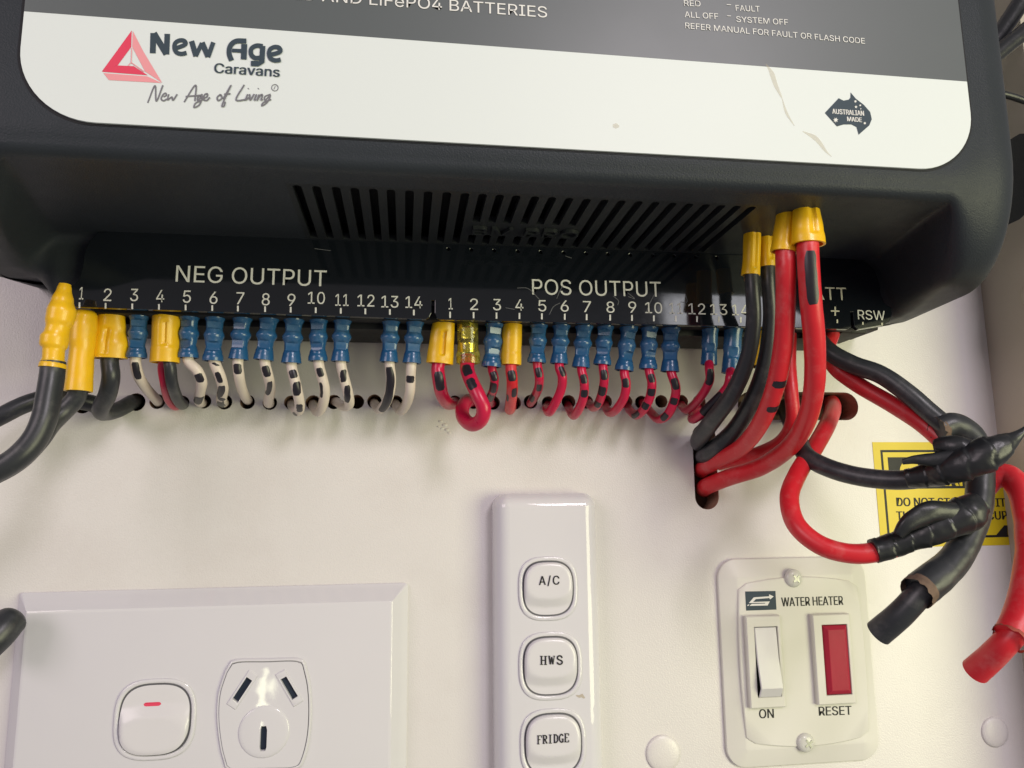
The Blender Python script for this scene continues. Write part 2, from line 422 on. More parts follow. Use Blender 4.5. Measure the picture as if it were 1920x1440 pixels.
# ------------------------------------------------------------------ power unit
unit_root = thing('battery_charger', (28, -40, 56), 'charcoal power management unit with white printed face and terminal strip, mounted on the wall', 'power unit')
XL, XR, ZL = -106.0, 150.5, 69.4
def profile(wt, zb=56.5, x=0.0):
    P = []
    nf = [(78, 230), (78, 150), (78, 100), (78, 86)]; ef = [(78, 230), (78, 150), (78, 108), (77.9, 96)]
    nb, eb = [], []
    for k in range(15):
        t = k / 14; a = t * math.pi / 2
        # notch lip: front face turns under into the ledge
        if t < .35: nb.append((78 - .8 * (t / .35) ** 2, 76.5 - 4.5 * t / .35))
        else:
            aa = (t - .35) / .65 * math.pi / 2
            nb.append((74.2 + 3.0 * math.cos(aa), ZL + 2.6 - 2.6 * math.sin(aa)))
        eb.append((57 + 20.8 * math.cos(a), zb + 30 - 30 * math.sin(a)))
    nc = [(d, ZL) for d in np.linspace(74.2, 68, 3)[1:]] + [(d, ZL) for d in np.linspace(68, 32, 14)[1:]] + [(30, ZL - .1)]
    ec = [(d, zb - .4 * (57 - d) / 27) for d in np.linspace(57, 30, len(nc) + 1)[1:]]
    nd = [(28.5, z) for z in np.linspace(ZL - 1.0, 54, 8)]; ed = [(d, zb - .5) for d in np.linspace(29, 20, 8)]
    ne = [(d, 53) for d in np.linspace(27, 0.0, 6)]; ee = [(d, zb - .5 + (20 - d) * .12) for d in np.linspace(18, 0.0, 6)]
    A = nf + nb + nc + nd + ne; B = ef + eb + ec + ed + ee
    n0, n1, n2 = len(nf) + len(nb) - 4, len(nc) + 4, len(nd) + len(ne)
    sh = [0.0] * n0 + [9.0 * smst(k / n1) for k in range(n1)] + [9.0] * n2     # the end walls lean outwards towards the wall
    ws = [wt(x + (-h if x > 28 else h)) for h in sh] if callable(wt) else [wt] * len(A)
    return [(lerp(p[0], q[0], k), lerp(p[1], q[1], k)) for p, q, k in zip(A, B, ws)], len(nf) + len(nb)
def wgt(x): return max(smst((-79 - x) / 11), smst((x - 127) / 11.5))
xs = [XL + v for v in (0.0, .15, .5, 1.1, 1.6, 2.2, 3, 3.8, 4.8, 5.8, 6.8, 7.9, 9, 10, 11, 12, 13)]
xs += list(np.linspace(-92, -76, 20)) + list(np.linspace(-66, -28, 10)) + [-26.5]
VX0, VX1 = -26.5, 87.5
xs += list(np.linspace(-20, 82, 18)) + [VX1] + list(np.linspace(92, 118, 7)) + list(np.linspace(122, 138.8, 24))
xs += [XR - v for v in (11, 10, 9, 7.9, 6.8, 5.8, 4.8, 3.8, 3, 2.2, 1.6, 1.1, .5, .15, 0.0)]
RS = 12.0; cols = []
for x in xs:
    pr, kc = profile(wgt, 61.0 if x < 28 else 54.0, x)
    e = min(x - XL, XR - x)
    dm = 78 - RS + math.sqrt(max(0, RS * RS - (RS - min(RS, e)) ** 2))
    cols.append([(x, -d * dm / 78, z) for d, z in pr])
def sidecols(x, sgn):
    out = []
    pr, _ = profile(1.0, 61.0 if sgn < 0 else 54.0)
    for s in (.75, .5, .25, 0.0):
        out.append([(x + sgn * ((1 - s) * 6 - max(0, 20 - d * 66 / 78 * s) * .75), -d * 66 / 78 * s, z) for d, z in pr])
    return out
cols = sidecols(XL, -1)[::-1] + cols + sidecols(XR, 1)
nP = len(cols[0]); V = [p for c in cols for p in c]; Fc = []
for a in range(len(cols) - 1):
    x0, x1 = cols[a][0][0], cols[a + 1][0][0]
    vent = x0 >= VX0 - .01 and x1 <= VX1 + .01
    for i in range(nP - 1):
        if vent and kc + 1 <= i < kc + 14: continue
        Fc.append((a * nP + i, (a + 1) * nP + i, (a + 1) * nP + i + 1, a * nP + i + 1))
body = obj('body', (V, Fc), BODY, unit_root, sharp=70)
# ledge vent panel with slots, under the lip
def to_ledge(u, v, t): return (u, -v, ZL + t)
slots_px = [557, 593, 630, 665, 700, 733, 768, 803, 838, 872, 905, 937, 968, 1003, 1035, 1067, 1100, 1133, 1165, 1197, 1228, 1260, 1291, 1322, 1351, 1380, 1408]
sx = [U(p, 350 + (p - 557) * .028, 66).x for p in slots_px]
hs = []
for k, x in enumerate(sx):
    hw = .98
    def slot(d0, d1, r0=True):
        P = [(x - hw, d0), (x + hw, d0)]
        P += [(x + hw * math.cos(a), d1 - hw + hw * math.sin(a)) for a in np.linspace(0, math.pi, 9)]
        return P
    if 10 <= k <= 16: hs += [slot(33.4, 40.5), slot(49.5, 67)]
    else: hs.append(slot(33.4, 67))
pv, pf, pfl = fill2d([(VX0, 32), (VX1, 32), (VX1, 68), (VX0, 68)], hs, 1.6, to_ledge)
vp = obj('vent_panel', (pv, pf), VENT, unit_root, smooth=False)
obj('vent_shade_block', box(VX0 - 3, VX1 + 3, 30.2, 72, ZL + 5, ZL + 14), BLACK, unit_root)  # solid black block added behind the slots, standing in for the shade inside
obj('back_light_cap', box(XL + 22, XR - 18, 1, 2.5, 64, 229), BLACK, unit_root)  # unseen, added to keep light out of the open-backed shell
obj('top_light_cap', box(XL + 13, XR - 13, 3, 70, 226, 229), BLACK, unit_root)  # unseen cap, added to stop light falling in from above
o_ = Vector((U(886, 416, 45.2).x, -42.6, ZL - .02)); e_ = U(1084, 420, 45.2)
obj('moulded_lettering', text_at('BM PRO', o_, Vector((e_.x - o_.x, 0, 0)), Vector((0, -4.6, 0)), emboss=.9), VENT, vp, smooth=False)
# face label
a = U(45, 60, 78); lx0, lx1, lz0, lz1 = -76.9, 133.1, 75.7, 98.7
Pw = [p for p in rrect(lx0, lx1, lz0, 220, 15.0, 14)]
lowp = [(x, z) for x, z in Pw if z < 120]
lowp.sort(key=lambda p: math.atan2(p[1] - 120, p[0] - 28))
white_outline = lowp + [(lx1, lz1), (lx0, lz1)]
fl = obj('face_label', fill2d(white_outline, [], .5, lambda u, v, t: (u, -78.05 - t, v))[:2], LABW, unit_root, smooth=False)
obj('label_border', fill2d(lowp + [(lx1 + 0, 205), (lx0, 205)], [], .06, lambda u, v, t: (28 + (u - 28) * 1.0075, -78.0 - t, 84 + (v - 84) * 1.05 if v < 84 else v))[:2], BLACK, unit_root, smooth=False)
obj('upper_label', box(lx0, lx1, 78.05, 78.58, lz1 + .02, 205), LABG, unit_root)
FD = 78.56
def letter(txt, pl, pr, h, mt, parent, d=FD, name='lettering', **k):
    return obj(name, text_px(txt, pl, pr, h, d, **k), mt, parent, smooth=False)
letter('LEAD ACID AND LiFePO4 BATTERIES', (396, -13), (1026, 33), 25, PRWHITE, fl, FD + .1)
for t, pl, pr in (('RED', (1283, 11), (1314, 12)), ('FAULT', (1380, 20), (1425, 22)), ('ALL OFF', (1284, 32), (1347, 36)), ('SYSTEM OFF', (1381, 41), (1478, 47)), ('REFER MANUAL FOR FAULT OR FLASH CODE', (1285, 53), (1622, 82)),
                  ('–', (1363, 13), (1371, 13.4)), ('–', (1364, 34), (1371, 34.4))):
    letter(t, pl, pr, 13.5, PRWHITE, fl, FD + .1)
# logo: red triangle built of flat printed facets
def poly_px(P, d): return ([U(x, y, d) for x, y in P], [tuple(range(len(P)))])
obj('logo_facet', join(poly_px([(247, 57), (191, 134), (221, 122), (246, 88)], FD + .05), poly_px([(191, 134.5), (277, 141), (251, 124), (219, 122.5)], FD + .05)), PRRED, fl, smooth=False)
obj('logo_facet', join(poly_px([(249, 58), (248, 88), (272, 134), (304, 155), (268, 95)], FD + .05), poly_px([(194, 137), (204, 150), (303, 155.5), (276, 143)], FD + .05)), PRPINK, fl, smooth=False)
def ribbon(P, wd, d):
    """printed stroke: polyline in pixels, width in pixels, at depth d"""
    n = len(P); L_, R_ = [], []
    for i in range(n):
        a = P[max(0, i - 1)]; b = P[min(n - 1, i + 1)]
        dx, dy = b[0] - a[0], b[1] - a[1]; l = math.hypot(dx, dy) or 1
        w_ = wd[i] if isinstance(wd, (list, tuple)) else wd
        nx, ny = -dy / l * w_ / 2, dx / l * w_ / 2
        e = d + .05 * i / n
        L_.append(U(P[i][0] + nx, P[i][1] + ny, e)); R_.append(U(P[i][0] - nx, P[i][1] - ny, e))
    return skin([L_, R_], False)
def curve_px(P, n=6):
    return [(v.x, v.y) for v in smooth_path([Vector((x, y, 0)) for x, y in P], step=2.0)]
obj('logo_facet', join(ribbon([(247, 90), (246, 117)], 1.6, FD + .09), ribbon([(246, 117), (240, 123)], 1.4, FD + .1), ribbon([(246, 117), (270, 134)], 1.6, FD + .11)), PRPINK, fl, smooth=False)
# wordmark drawn stroke by stroke: coordinates in the enlarged sketch, /5.0526 + (180,40)
def zz(P, k=5.0526, ox=180, oy=40): return [(x / k + ox, y / k + oy) for x, y in P]
big = []
def stroke(P, wd, dd, curved=True, k=5.0526):
    q = zz(P, k)
    if curved: q = curve_px(q)
    big.append(ribbon(q, wd, FD + .05 + .008 * len(big) % .12 + dd))
for P, wdt, cv in (([(543, 110), (538, 302)], 11, 0), ([(548, 112), (668, 310)], 11.5, 0), ([(676, 118), (668, 312)], 10.5, 0),
    ([(742, 262), (850, 212), (838, 186), (795, 180), (752, 205), (744, 255), (765, 295), (810, 308), (858, 298)], 8.2, 1),
    ([(905, 186), (948, 330)], 10, 0), ([(945, 330), (1005, 205)], 8, 0), ([(1005, 200), (1062, 335)], 10, 0), ([(1062, 338), (1112, 198)], 8.5, 0),
    ([(1285, 372), (1262, 305), (1272, 235), (1320, 190), (1425, 186)], 9.5, 1), ([(1405, 215), (1400, 360)], 11, 0), ([(1290, 275), (1400, 280)], 7, 0),
    ([(1580, 235), (1520, 230), (1472, 260), (1472, 315), (1505, 345), (1555, 345)], 8.5, 1), ([(1580, 232), (1572, 385), (1540, 400), (1468, 398)], 10, 0),
    ([(1640, 322), (1748, 282), (1735, 250), (1695, 242), (1650, 265), (1640, 312), (1660, 355), (1705, 370), (1750, 362)], 8.2, 1)):
    stroke(P, wdt, 0, cv)
obj('lettering', join(*big), PRNAVY, fl, smooth=False)
letter('Caravans', (402, 136), (524, 144), 20, PRNAVY, fl, FD + .1, fat=.7)
big = []
for P in ([(490, 772), (560, 610), (572, 755), (635, 605)], [(640, 715), (668, 700), (660, 680), (640, 690), (618, 735), (640, 752), (672, 735)], [(690, 690), (680, 745), (720, 715), (728, 748), (770, 690)],
          [(835, 765), (945, 605), (938, 755)], [(850, 712), (990, 700)], [(1010, 690), (965, 720), (965, 750), (1008, 705), (980, 790), (930, 815), (940, 780), (1012, 740)], [(1012, 735), (1055, 710), (1055, 685), (1030, 695), (1022, 740), (1045, 750), (1080, 720)],
          [(1180, 690), (1150, 720), (1158, 750), (1195, 725), (1180, 690)], [(1205, 735), (1280, 605), (1235, 700), (1195, 805), (1215, 800), (1225, 760)], [(1215, 690), (1275, 685)],
          [(1405, 600), (1330, 745), (1420, 740)], [(1438, 690), (1418, 745), (1450, 720)], [(1455, 688), (1459, 715), (1463, 746), (1480, 722), (1500, 688)], [(1522, 690), (1503, 746), (1516, 738)], [(1546, 692), (1528, 748), (1552, 705), (1572, 692), (1578, 702), (1566, 746), (1582, 738)],
          [(1655, 690), (1600, 715), (1600, 748), (1652, 700), (1620, 770), (1570, 800), (1580, 775), (1660, 740)], [(1441, 640), (1446, 634)], [(1535, 640), (1541, 634)]):
    stroke(P, 2.9, 0, True)
ang = np.linspace(0, 2 * math.pi, 22)
stroke([(1695 + 31 * math.cos(t), 628 + 31 * math.sin(t)) for t in ang], 1.3, 0, False)
stroke([(1685, 645), (1700, 612)], 1.2, 0, False)
obj('lettering', join(*big), PRGREY, fl, smooth=False)
# map emblem
E_ = [(800, 635), (878, 552), (905, 566), (935, 560), (944, 548), (945, 520), (975, 555), (1020, 590), (1055, 630), (1064, 670), (1050, 705), (990, 758), (978, 715), (950, 700), (905, 700), (868, 711)]
em = obj('map_emblem', poly_px([(1280 + x / 3, y / 3) for x, y in E_], FD + .05), PRNAVY, fl, smooth=False)
def star_px(x, y, r):
    return poly_px([(x + r * (1 if k % 2 else .45) * math.cos(k * math.pi / 7 + .2), y + r * (1 if k % 2 else .45) * math.sin(k * math.pi / 7 + .2)) for k in range(14)], FD + .1)
obj('lettering', join(text_px('AUSTRALIAN', (1561, 213), (1620, 217), 11.5, FD + .06, fat=.4), text_px('MADE', (1589, 227), (1616, 229), 10.5, FD + .06, fat=.4),
    star_px(1567, 225, 5.2), star_px(1604, 190, 3), star_px(1605, 200.5, 3), star_px(1613, 197.5, 2.4), star_px(1614, 204, 1.6), star_px(1621.5, 231, 3)), PRWHITE, fl, smooth=False)
dense = lambda q: curve_px(q, 6)
def taper(wd, t):
    k = t * (len(wd) - 1); i = min(int(k), len(wd) - 2); return lerp(wd[i], wd[i + 1], k - i)
st = []
for P, wd in (([(1436, 120), (1446, 135), (1455, 160), (1466, 183)], [1, 7, 6, 2]), ([(1466, 183), (1475, 212), (1490, 236)], [1, 4, 1]), ([(1505, 246), (1530, 260), (1550, 285), (1560, 294)], [1, 7, 5, .5]), ([(1149, 236), (1155, 236), (1161, 237)], [4, 8, 3])):
    q = P
    obj('stain', ribbon(dense(q), [taper(wd, i / (len(dense(q)) - 1)) * 1.3 for i in range(len(dense(q)))], FD + .03), STAIN, fl, smooth=False)
# terminal strip cover
SD = 32.4
strip_px = [(205, 433), (182, 438), (168, 452), (160, 472), (156, 500), (150, 522), (139, 535), (128, 541), (130, 560), (142, 574)]
strip_l = [U(x, y, SD) for x, y in strip_px]
out = [(p.x, p.z) for p in strip_l]
zb = U(700, 595, SD).z; zt = U(900, 459, SD).z
nx = U(812, 590, SD).x
out += [(nx - 2.0, zb), (nx - 1.1, zb + .5), (nx - .6, zb + 1.6), (nx - .6, zb + 5.2), (nx + .6, zb + 5.2), (nx + .6, zb + 1.6), (nx + 1.1, zb + .5), (nx + 2.0, zb)]
nx = U(1597, 590, SD).x
out += [(nx - 1.6, zb - .1), (nx - .6, zb + .6), (nx - .5, zb + 5.0), (nx + .6, zb + 5.0), (nx + .6, zb + .6), (nx + 1.6, zb - .2)]
out += [(p.x, p.z) for p in (U(x, y, SD) for x, y in ((1655, 609), (1668, 602), (1672, 590), (1671, 577), (1660, 571), (1652, 556), (1648, 530), (1640, 508), (1625, 493), (1600, 487)))]
dots = []
for px in (841, 884, 927, 971, 1014, 1057, 1099, 1140, 1182, 1224, 1264, 1304, 1344):
    p = U(px, 467 + (px - 841) * .033, SD); dots.append(circ((p.x, p.z), .62, 14))
strip = obj('terminal_cover', fill2d(out, dots, 1.6, lambda u, v, t: (u, -(SD - 1.6) - t, v), .16)[:2], STRIP, unit_root, smooth=False)
big = []
def num(t, x, y, h=23):
    w_ = (15 if len(t) == 1 and t != '1' else 8 if t == '1' else 32)
    if t == '11': w_ = 25
    y -= 2.2
    big.append(text_px(t, (x - w_ / 2, y + h / 2), (x + w_ / 2, y + h / 2 + w_ * .02), h, SD))
for t, x, y in (('1', 152, 552), ('2', 201, 555), ('3', 251, 555), ('4', 300, 557), ('5', 350, 558), ('6', 400, 560), ('7', 450, 561), ('8', 498, 563), ('9', 546, 564), ('10', 593, 560), ('11', 641, 564), ('12', 686, 565), ('13', 731, 567), ('14', 776, 568)): num(t, x, y)
for k, x in enumerate((149, 198, 248, 298, 348, 398, 446, 497, 545, 592, 639, 685, 731, 776)):
    big.append(ribbon([(x, 567 + k * 1.05), (x, 577.5 + k * 1.05)], 3.2, SD + .06))
obj('terminal_number', join(*big), PRWHITE, strip, smooth=False)
big = []
for t, x, y in (('1', 845, 571), ('2', 889, 572), ('3', 932, 572.5), ('4', 974, 573), ('5', 1017, 574.5), ('6', 1059, 575), ('7', 1101, 576), ('8', 1145, 577), ('9', 1186, 577), ('10', 1226, 578), ('11', 1268, 579), ('12', 1307, 580), ('13', 1348, 581), ('14', 1389, 582)): num(t, x, y, 22.5)
for k, x in enumerate((844, 888, 931, 974, 1016, 1059, 1100, 1144, 1185, 1226, 1267, 1307, 1348, 1389)):
    big.append(ribbon([(x, 584.5 + k * .75), (x, 596 + k * .7)], 3, SD + .06))
obj('terminal_number', join(*big), PRWHITE, strip, smooth=False)
letter('NEG OUTPUT', (329, 528), (612, 537), 31, PRWHITE, strip, SD)
letter('POS OUTPUT', (998, 552), (1240, 556.5), 31, PRWHITE, strip, SD)
letter('BATT', (1505, 561), (1588, 563), 27, PRCREAM, strip, SD)
letter('RSW', (1609, 598.5), (1660, 600.5), 20, PRWHITE, strip, SD)
obj('lettering', join(ribbon([(1558, 583), (1574, 583.5)], 2.6, SD + .06), ribbon([(1566, 575), (1566, 592)], 2.6, SD + .068), ribbon([(1570, 599), (1570, 606)], 2.5, SD + .06), ribbon([(1618, 603.5), (1618, 609)], 2.5, SD + .06), ribbon([(1654, 605), (1654, 610.5)], 3, SD + .06)), PRCREAM, strip, smooth=False)
scr = []
for P in ([(970, 540), (990, 541), (1012, 562)], [(1044, 560), (1050, 545), (1056, 535)], [(1150, 555), (1160, 565), (1158, 572)], [(1212, 585), (1218, 570), (1226, 553)], [(1030, 590), (1038, 575), (1050, 568)], [(948, 577), (965, 580)], [(1176, 548), (1190, 560), (1178, 556)], [(1060, 480), (1072, 484)], [(620, 470), (590, 466)], [(1285, 552), (1288, 566), (1276, 566)]):
    obj('scratch', ribbon(curve_px(P), .9, SD + .03), PRGREY, strip, smooth=False)
# terminal block behind the cover
xb0, xb1 = U(190, 600, 20).x, U(1610, 620, 20).x
obj('terminal_block', join(box(xb0, xb1 - 6, 8, 27.5, 49.2, 68, .4), box(xb0 + 2, xb1 - 8, 4, 22, 47.6, 50, .3)), BLACK, unit_root)
sw = obj('switch_bracket', join(box(U(1575, 620, 24).x, U(1622, 620, 24).x, 10, 25, U(1600, 626, 24).z, 54, .8), box(U(1610, 620, 22).x, U(1645, 620, 22).x, 8, 23, U(1600, 618, 22).z, 54, .8)), BLACK, unit_root)
obj('lettering', text_px('SWITCH', (1582, 619), (1615, 618), 8, 25.05), PRGREY, sw, smooth=False)
# side lug of the housing
lug = [(1893, 262), (1908, 262), (1918, 275), (1926, 310), (1926, 360), (1915, 400), (1893, 420)]
lp = []
for d in (18, 26, 34, 36):
    sc_ = 1 if d < 35 else .93
    c = U(1905, 340, 30); lp.append([(c.x + (U(x, y, 30).x - c.x) * sc_, -d, c.z + (U(x, y, 30).z - c.z) * sc_) for x, y in lug])
obj('side_lug', skin(lp, True, True, True), BODY, unit_root, sharp=50)

# ------------------------------------------------------------------ mains outlet
op = thing('power_outlet', U(400, 1440, 0), 'white gloss three-pin power outlet plate with rocker switch at lower left', 'power outlet')
ox0, ox1, oz1 = U(39, 1112, 0).x, U(765, 1096, 0).x, U(400, 1102, 0).z
oz0 = oz1 - 73
OD = 6.0
obj('plate', rlayers(ox0, ox1, oz0, oz1, 1.0, [(0, 0), (0, .7), (.25, 1.0), (3.9, 5.3), (4.3, 5.75), (5.0, OD)]), PLATE, op, sharp=25)
def rocker(root, cx, cy, wpx, hpx, d, up, e=2.9):
    c = U(cx, cy, d); a, b = wpx / 2 * mmpx(d), hpx / 2 * mmpx(d)
    lp = []
    for i, h in ((0, .0), (0.0, .3), (.22, .5), (.95, .5), (1.12, .3), (1.18, .02)):
        lp.append([(x, -d - h, z) for x, z in superell(c.x, c.z, a - i, b - i, e)])
    obj('rocker_surround', skin(lp, True, False, True), PLATE, root, sharp=50)
    a2, b2 = a - 1.62, b - 1.62
    obj('rocker_gap_shade', ([(x, -d - .04, z) for x, z in superell(c.x, c.z, a - .9, b - .9, e)], [tuple(range(56))]), GAPSHADE, root, smooth=False)  # flat dark sheet: the gap's shade put into its colour
    nr, ns = 16, 56; V = []; Fc = []
    def hgt(u, v):
        vv = v if up else -v
        k0, k1 = (.30, .68) if up else (.47, .56)
        s = (abs(u / .95) ** 2.8 + abs((vv - k0) / k1) ** 2.8) ** (1 / 2.8)
        top = 1.75 + .1 * vv
        low = 1.75 - max(0, (s - .96)) * (2.9 if up else 2.3)
        k = 30
        return min(top, low) if abs(top - low) > .2 else (top + low - math.sqrt((top - low) ** 2 + .01)) / 2
    for r in range(nr + 1):
        f = r / nr
        for (x, z) in superell(0, 0, a2 * f, b2 * f, 2.0 + (e - 2.0) * f, ns):
            u, v = x / a2, z / b2
            h = max(.18, hgt(u, v)) * (1 if r < nr - 1 else .95 if r < nr else .8)
            V.append((c.x + x, -d - h, c.z + z))
    for (x, z) in superell(0, 0, a2, b2, e, ns): V.append((c.x + x, -d - .03, c.z + z))
    for r in range(nr + 1):
        for k in range(ns):
            j = (k + 1) % ns; Fc.append((r * ns + k, r * ns + j, (r + 1) * ns + j, (r + 1) * ns + k))
    o = obj('rocker', (V, Fc), ROCK, root, sharp=60)
    return o, c, hgt, a2, b2
rk, c, hg, a2, b2 = rocker(op, 291, 1348, 131, 130, OD, False)
# red ON bar printed on the rocker
lp = []
for k in range(5):
    row = []
    for i in range(13):
        t = i / 12 * 2 - 1; z = c.z + 3.85 + .46 * (k / 4 * 2 - 1) * math.sqrt(max(0.05, 1 - max(0, (abs(t) - .7) / .3) ** 2)); x = c.x - .85 + 2.2 * t
        row.append((x, -OD - max(.18, hg((x - c.x) / a2, (z - c.z) / b2)) - .06, z))
    lp.append(row)
obj('red_bar', skin(lp, False), PRRED, rk)
# socket face
def sock(P): return [(p.x, p.z) for p in (U(x, y, OD + .9) for x, y in P)]
so = curve_px([(436, 1246), (448, 1243), (500, 1242), (552, 1241), (564, 1244)]) + curve_px([(567, 1249), (575, 1285), (578, 1330), (575, 1380), (566, 1418), (558, 1434), (548, 1438)]) + curve_px([(540, 1439), (490, 1440), (440, 1441), (432, 1440)]) + curve_px([(426, 1435), (417, 1400), (411, 1345), (414, 1300), (426, 1262)])
slots = [[(463, 1269), (473, 1276), (446, 1317), (436, 1310)], [(526, 1274), (537, 1268), (559, 1305), (548, 1312)], [(489, 1361), (501, 1361), (500, 1407), (487, 1407)]]
face = fill2d(sock(so), [sock(s) for s in slots], .9, lambda u, v, t: (u, -OD - t, v))
sf = obj('socket_face', face[:2], PLATE, op, smooth=False)
g0 = sock(so); mcx = sum(p[0] for p in g0) / len(g0); mcz = sum(p[1] for p in g0) / len(g0)
grow = lambda k: [(mcx + (x - mcx) * k, mcz + (z - mcz) * k) for x, z in g0]
obj('socket_rim', skin([[(x, -OD - h, z) for x, z in grow(k)] for k, h in ((1.075, 0), (1.055, .55), (1.045, .7), (1.022, .7), (1.014, .55), (1.012, .05))], True), PLATE, op, sharp=50)
obj('slot_shade_sheet', ([(x, -OD - .05, z) for x, z in grow(.985)], [tuple(range(len(g0)))]), NAVY, op, smooth=False)  # dark sheet over the plate, standing in for the shaded depth of the slots
def growp(P, k): 
    cx_ = sum(p[0] for p in P) / len(P); cy_ = sum(p[1] for p in P) / len(P); out_ = []
    for x, y in P:
        l = math.hypot(x - cx_, y - cy_); out_.append((x + (x - cx_) / l * k, y + (y - cy_) / l * k))
    return out_
for s in slots[:2]:
    P0 = sock(s); o1 = growp(P0, 1.75); o2 = growp(P0, 1.25); o0 = growp(P0, .02)
    obj('slot_pad', skin([[(x, -OD - .9 - h, z) for x, z in q] for q, h in ((growp(P0, 2.1), -.05), (o1, .25), (o2, .3), (o0, .28), (o0, -.4))], True), PLATE, sf, sharp=30)
ccx = U(495, 1372, OD + .9); P0 = sock(slots[2]); lp = []
r0 = 43 * mmpx(OD)
for f, h in ((1.0, -.05), (.97, .18), (.93, .3), (.8, .42)):
    lp.append([(ccx.x + r0 * f * math.cos(t), -OD - .9 - h, ccx.z + r0 * f * math.sin(t)) for t in np.linspace(0, 2 * math.pi, 33)[:-1]])
def rect_ring(P, n=32):
    # slot outline resampled to n points by angle, for skinning to the dish
    cx_ = sum(p[0] for p in P) / 4; cz_ = sum(p[1] for p in P) / 4; hx = (max(p[0] for p in P) - min(p[0] for p in P)) / 2; hz = (max(p[1] for p in P) - min(p[1] for p in P)) / 2
    o = []
    for t in np.linspace(0, 2 * math.pi, n + 1)[:-1]:
        cc, ss = math.cos(t), math.sin(t); k = min(hx / max(1e-6, abs(cc)), hz / max(1e-6, abs(ss))); o.append((cx_ + k * cc, cz_ + k * ss))
    return o
for h in (.45, -.4): lp.append([(x, -OD - .9 - h, z) for x, z in rect_ring(P0)])
obj('slot_pad', skin(lp, True), PLATE, sf, sharp=30)

# ------------------------------------------------------------------ switch strip
ss_ = thing('switch_strip', U(1020, 1440, 0), 'tall narrow white plate with three labelled rocker switches beside the outlet', 'switch plate')
x0, x1, z1 = U(922, 1000, 0).x, U(1111, 1000, 0).x, U(1010, 925, 0).z
HD = 8.6
obj('plate', rlayers(x0, x1, z1 - 103, z1, 4.2, [(0, 0), (0, 4.2), (.35, 5.6), (1.2, 7.2), (2.5, 8.15), (3.6, 8.5), (4.4, HD)], 10), PLATE, ss_, sharp=60)
ra = rocker(ss_, 1027.5, 1103, 111, 115, HD, True)[0]
rb = rocker(ss_, 1032, 1248, 117, 119, HD, True)[0]
rc = rocker(ss_, 1037, 1394, 120, 120, HD, True)[0]
obj('stain', ribbon([(1080, 1304), (1086, 1306), (1091, 1304), (1096, 1309)], [2, 5, 7, 3], HD + .04), mat('brown_smear', (0.45, 0.40, 0.33), .5), ss_, smooth=False)
RD = HD + 1.86
letter('A/C', (1011, 1097), (1049, 1096), 16, PRBLACK, ra, RD, fat=.3, spacing=1.2)
def slab(strokes, ox, oy, wdt, hgt_, d, rise=0.0, wide=3.6, thin=1.8):
    G = []
    for kind, P in strokes:
        q = [(ox + x * wdt, oy - y * hgt_ + rise * x * wdt) for x, y in P]
        if len(q) > 2: q = curve_px(q)
        G.append(ribbon(q, wide if kind == 'w' else thin, d + .05 + .006 * len(G)))
    return G
GL = {'H': [('w', [(.2, 0), (.2, 1)]), ('w', [(.8, 0), (.8, 1)]), ('t', [(.2, .5), (.8, .5)]), ('t', [(0, 0), (.4, 0)]), ('t', [(0, 1), (.4, 1)]), ('t', [(.6, 0), (1, 0)]), ('t', [(.6, 1), (1, 1)])],
      'W': [('w', [(.12, 1), (.32, 0)]), ('t', [(.32, 0), (.5, .9)]), ('w', [(.5, .9), (.7, 0)]), ('t', [(.7, 0), (.9, 1)]), ('t', [(0, 1), (.28, 1)]), ('t', [(.75, 1), (1, 1)])],
      'S': [('w', [(.85, .75), (.7, .98), (.3, .98), (.15, .75), (.35, .55), (.7, .45), (.88, .25), (.7, .02), (.3, .02), (.12, .25)])],
      'F': [('w', [(.25, 0), (.25, 1)]), ('t', [(.05, 0), (.5, 0)]), ('t', [(.05, 1), (.95, 1)]), ('t', [(.25, .52), (.7, .52)]), ('t', [(.95, 1.02), (.95, .75)])],
      'R': [('w', [(.25, 0), (.25, 1)]), ('t', [(.05, 0), (.45, 0)]), ('t', [(.05, 1), (.5, 1)]), ('w', [(.5, 1), (.82, .88), (.82, .62), (.5, .5)]), ('t', [(.25, .5), (.5, .5)]), ('w', [(.5, .5), (.95, 0)])],
      'I': [('w', [(.5, 0), (.5, 1)]), ('t', [(.2, 0), (.8, 0)]), ('t', [(.2, 1), (.8, 1)])],
      'D': [('w', [(.25, 0), (.25, 1)]), ('t', [(.05, 0), (.5, 0)]), ('t', [(.05, 1), (.5, 1)]), ('w', [(.5, 1), (.85, .8), (.88, .5), (.85, .2), (.5, 0)])],
      'G': [('w', [(.88, .78), (.6, 1), (.25, .8), (.15, .5), (.25, .2), (.6, 0), (.85, .15)]), ('w', [(.85, 0), (.85, .42)]), ('t', [(.6, .42), (1, .42)])],
      'E': [('w', [(.25, 0), (.25, 1)]), ('t', [(.05, 0), (.92, 0)]), ('t', [(.05, 1), (.92, 1)]), ('t', [(.25, .52), (.7, .52)]), ('t', [(.92, 1.02), (.92, .75)]), ('t', [(.92, -.02), (.92, .25)])]}
G = []
for k, ch in enumerate('HWS'): G += slab(GL[ch], 1013 + k * 15.2, 1246 - k * .3, 12.6, 15.5, RD, 0, 2.6, 1.5)
obj('lettering', join(*G), PRBLACK, rb, smooth=False)
G = []
for k, ch in enumerate('FRIDGE'): G += slab(GL[ch], 1007 + k * 10.2, 1395 - k * .75, 9.2, 15.5, RD, 0, 2.2, 1.4)
obj('lettering', join(*G), PRBLACK, rc, smooth=False)

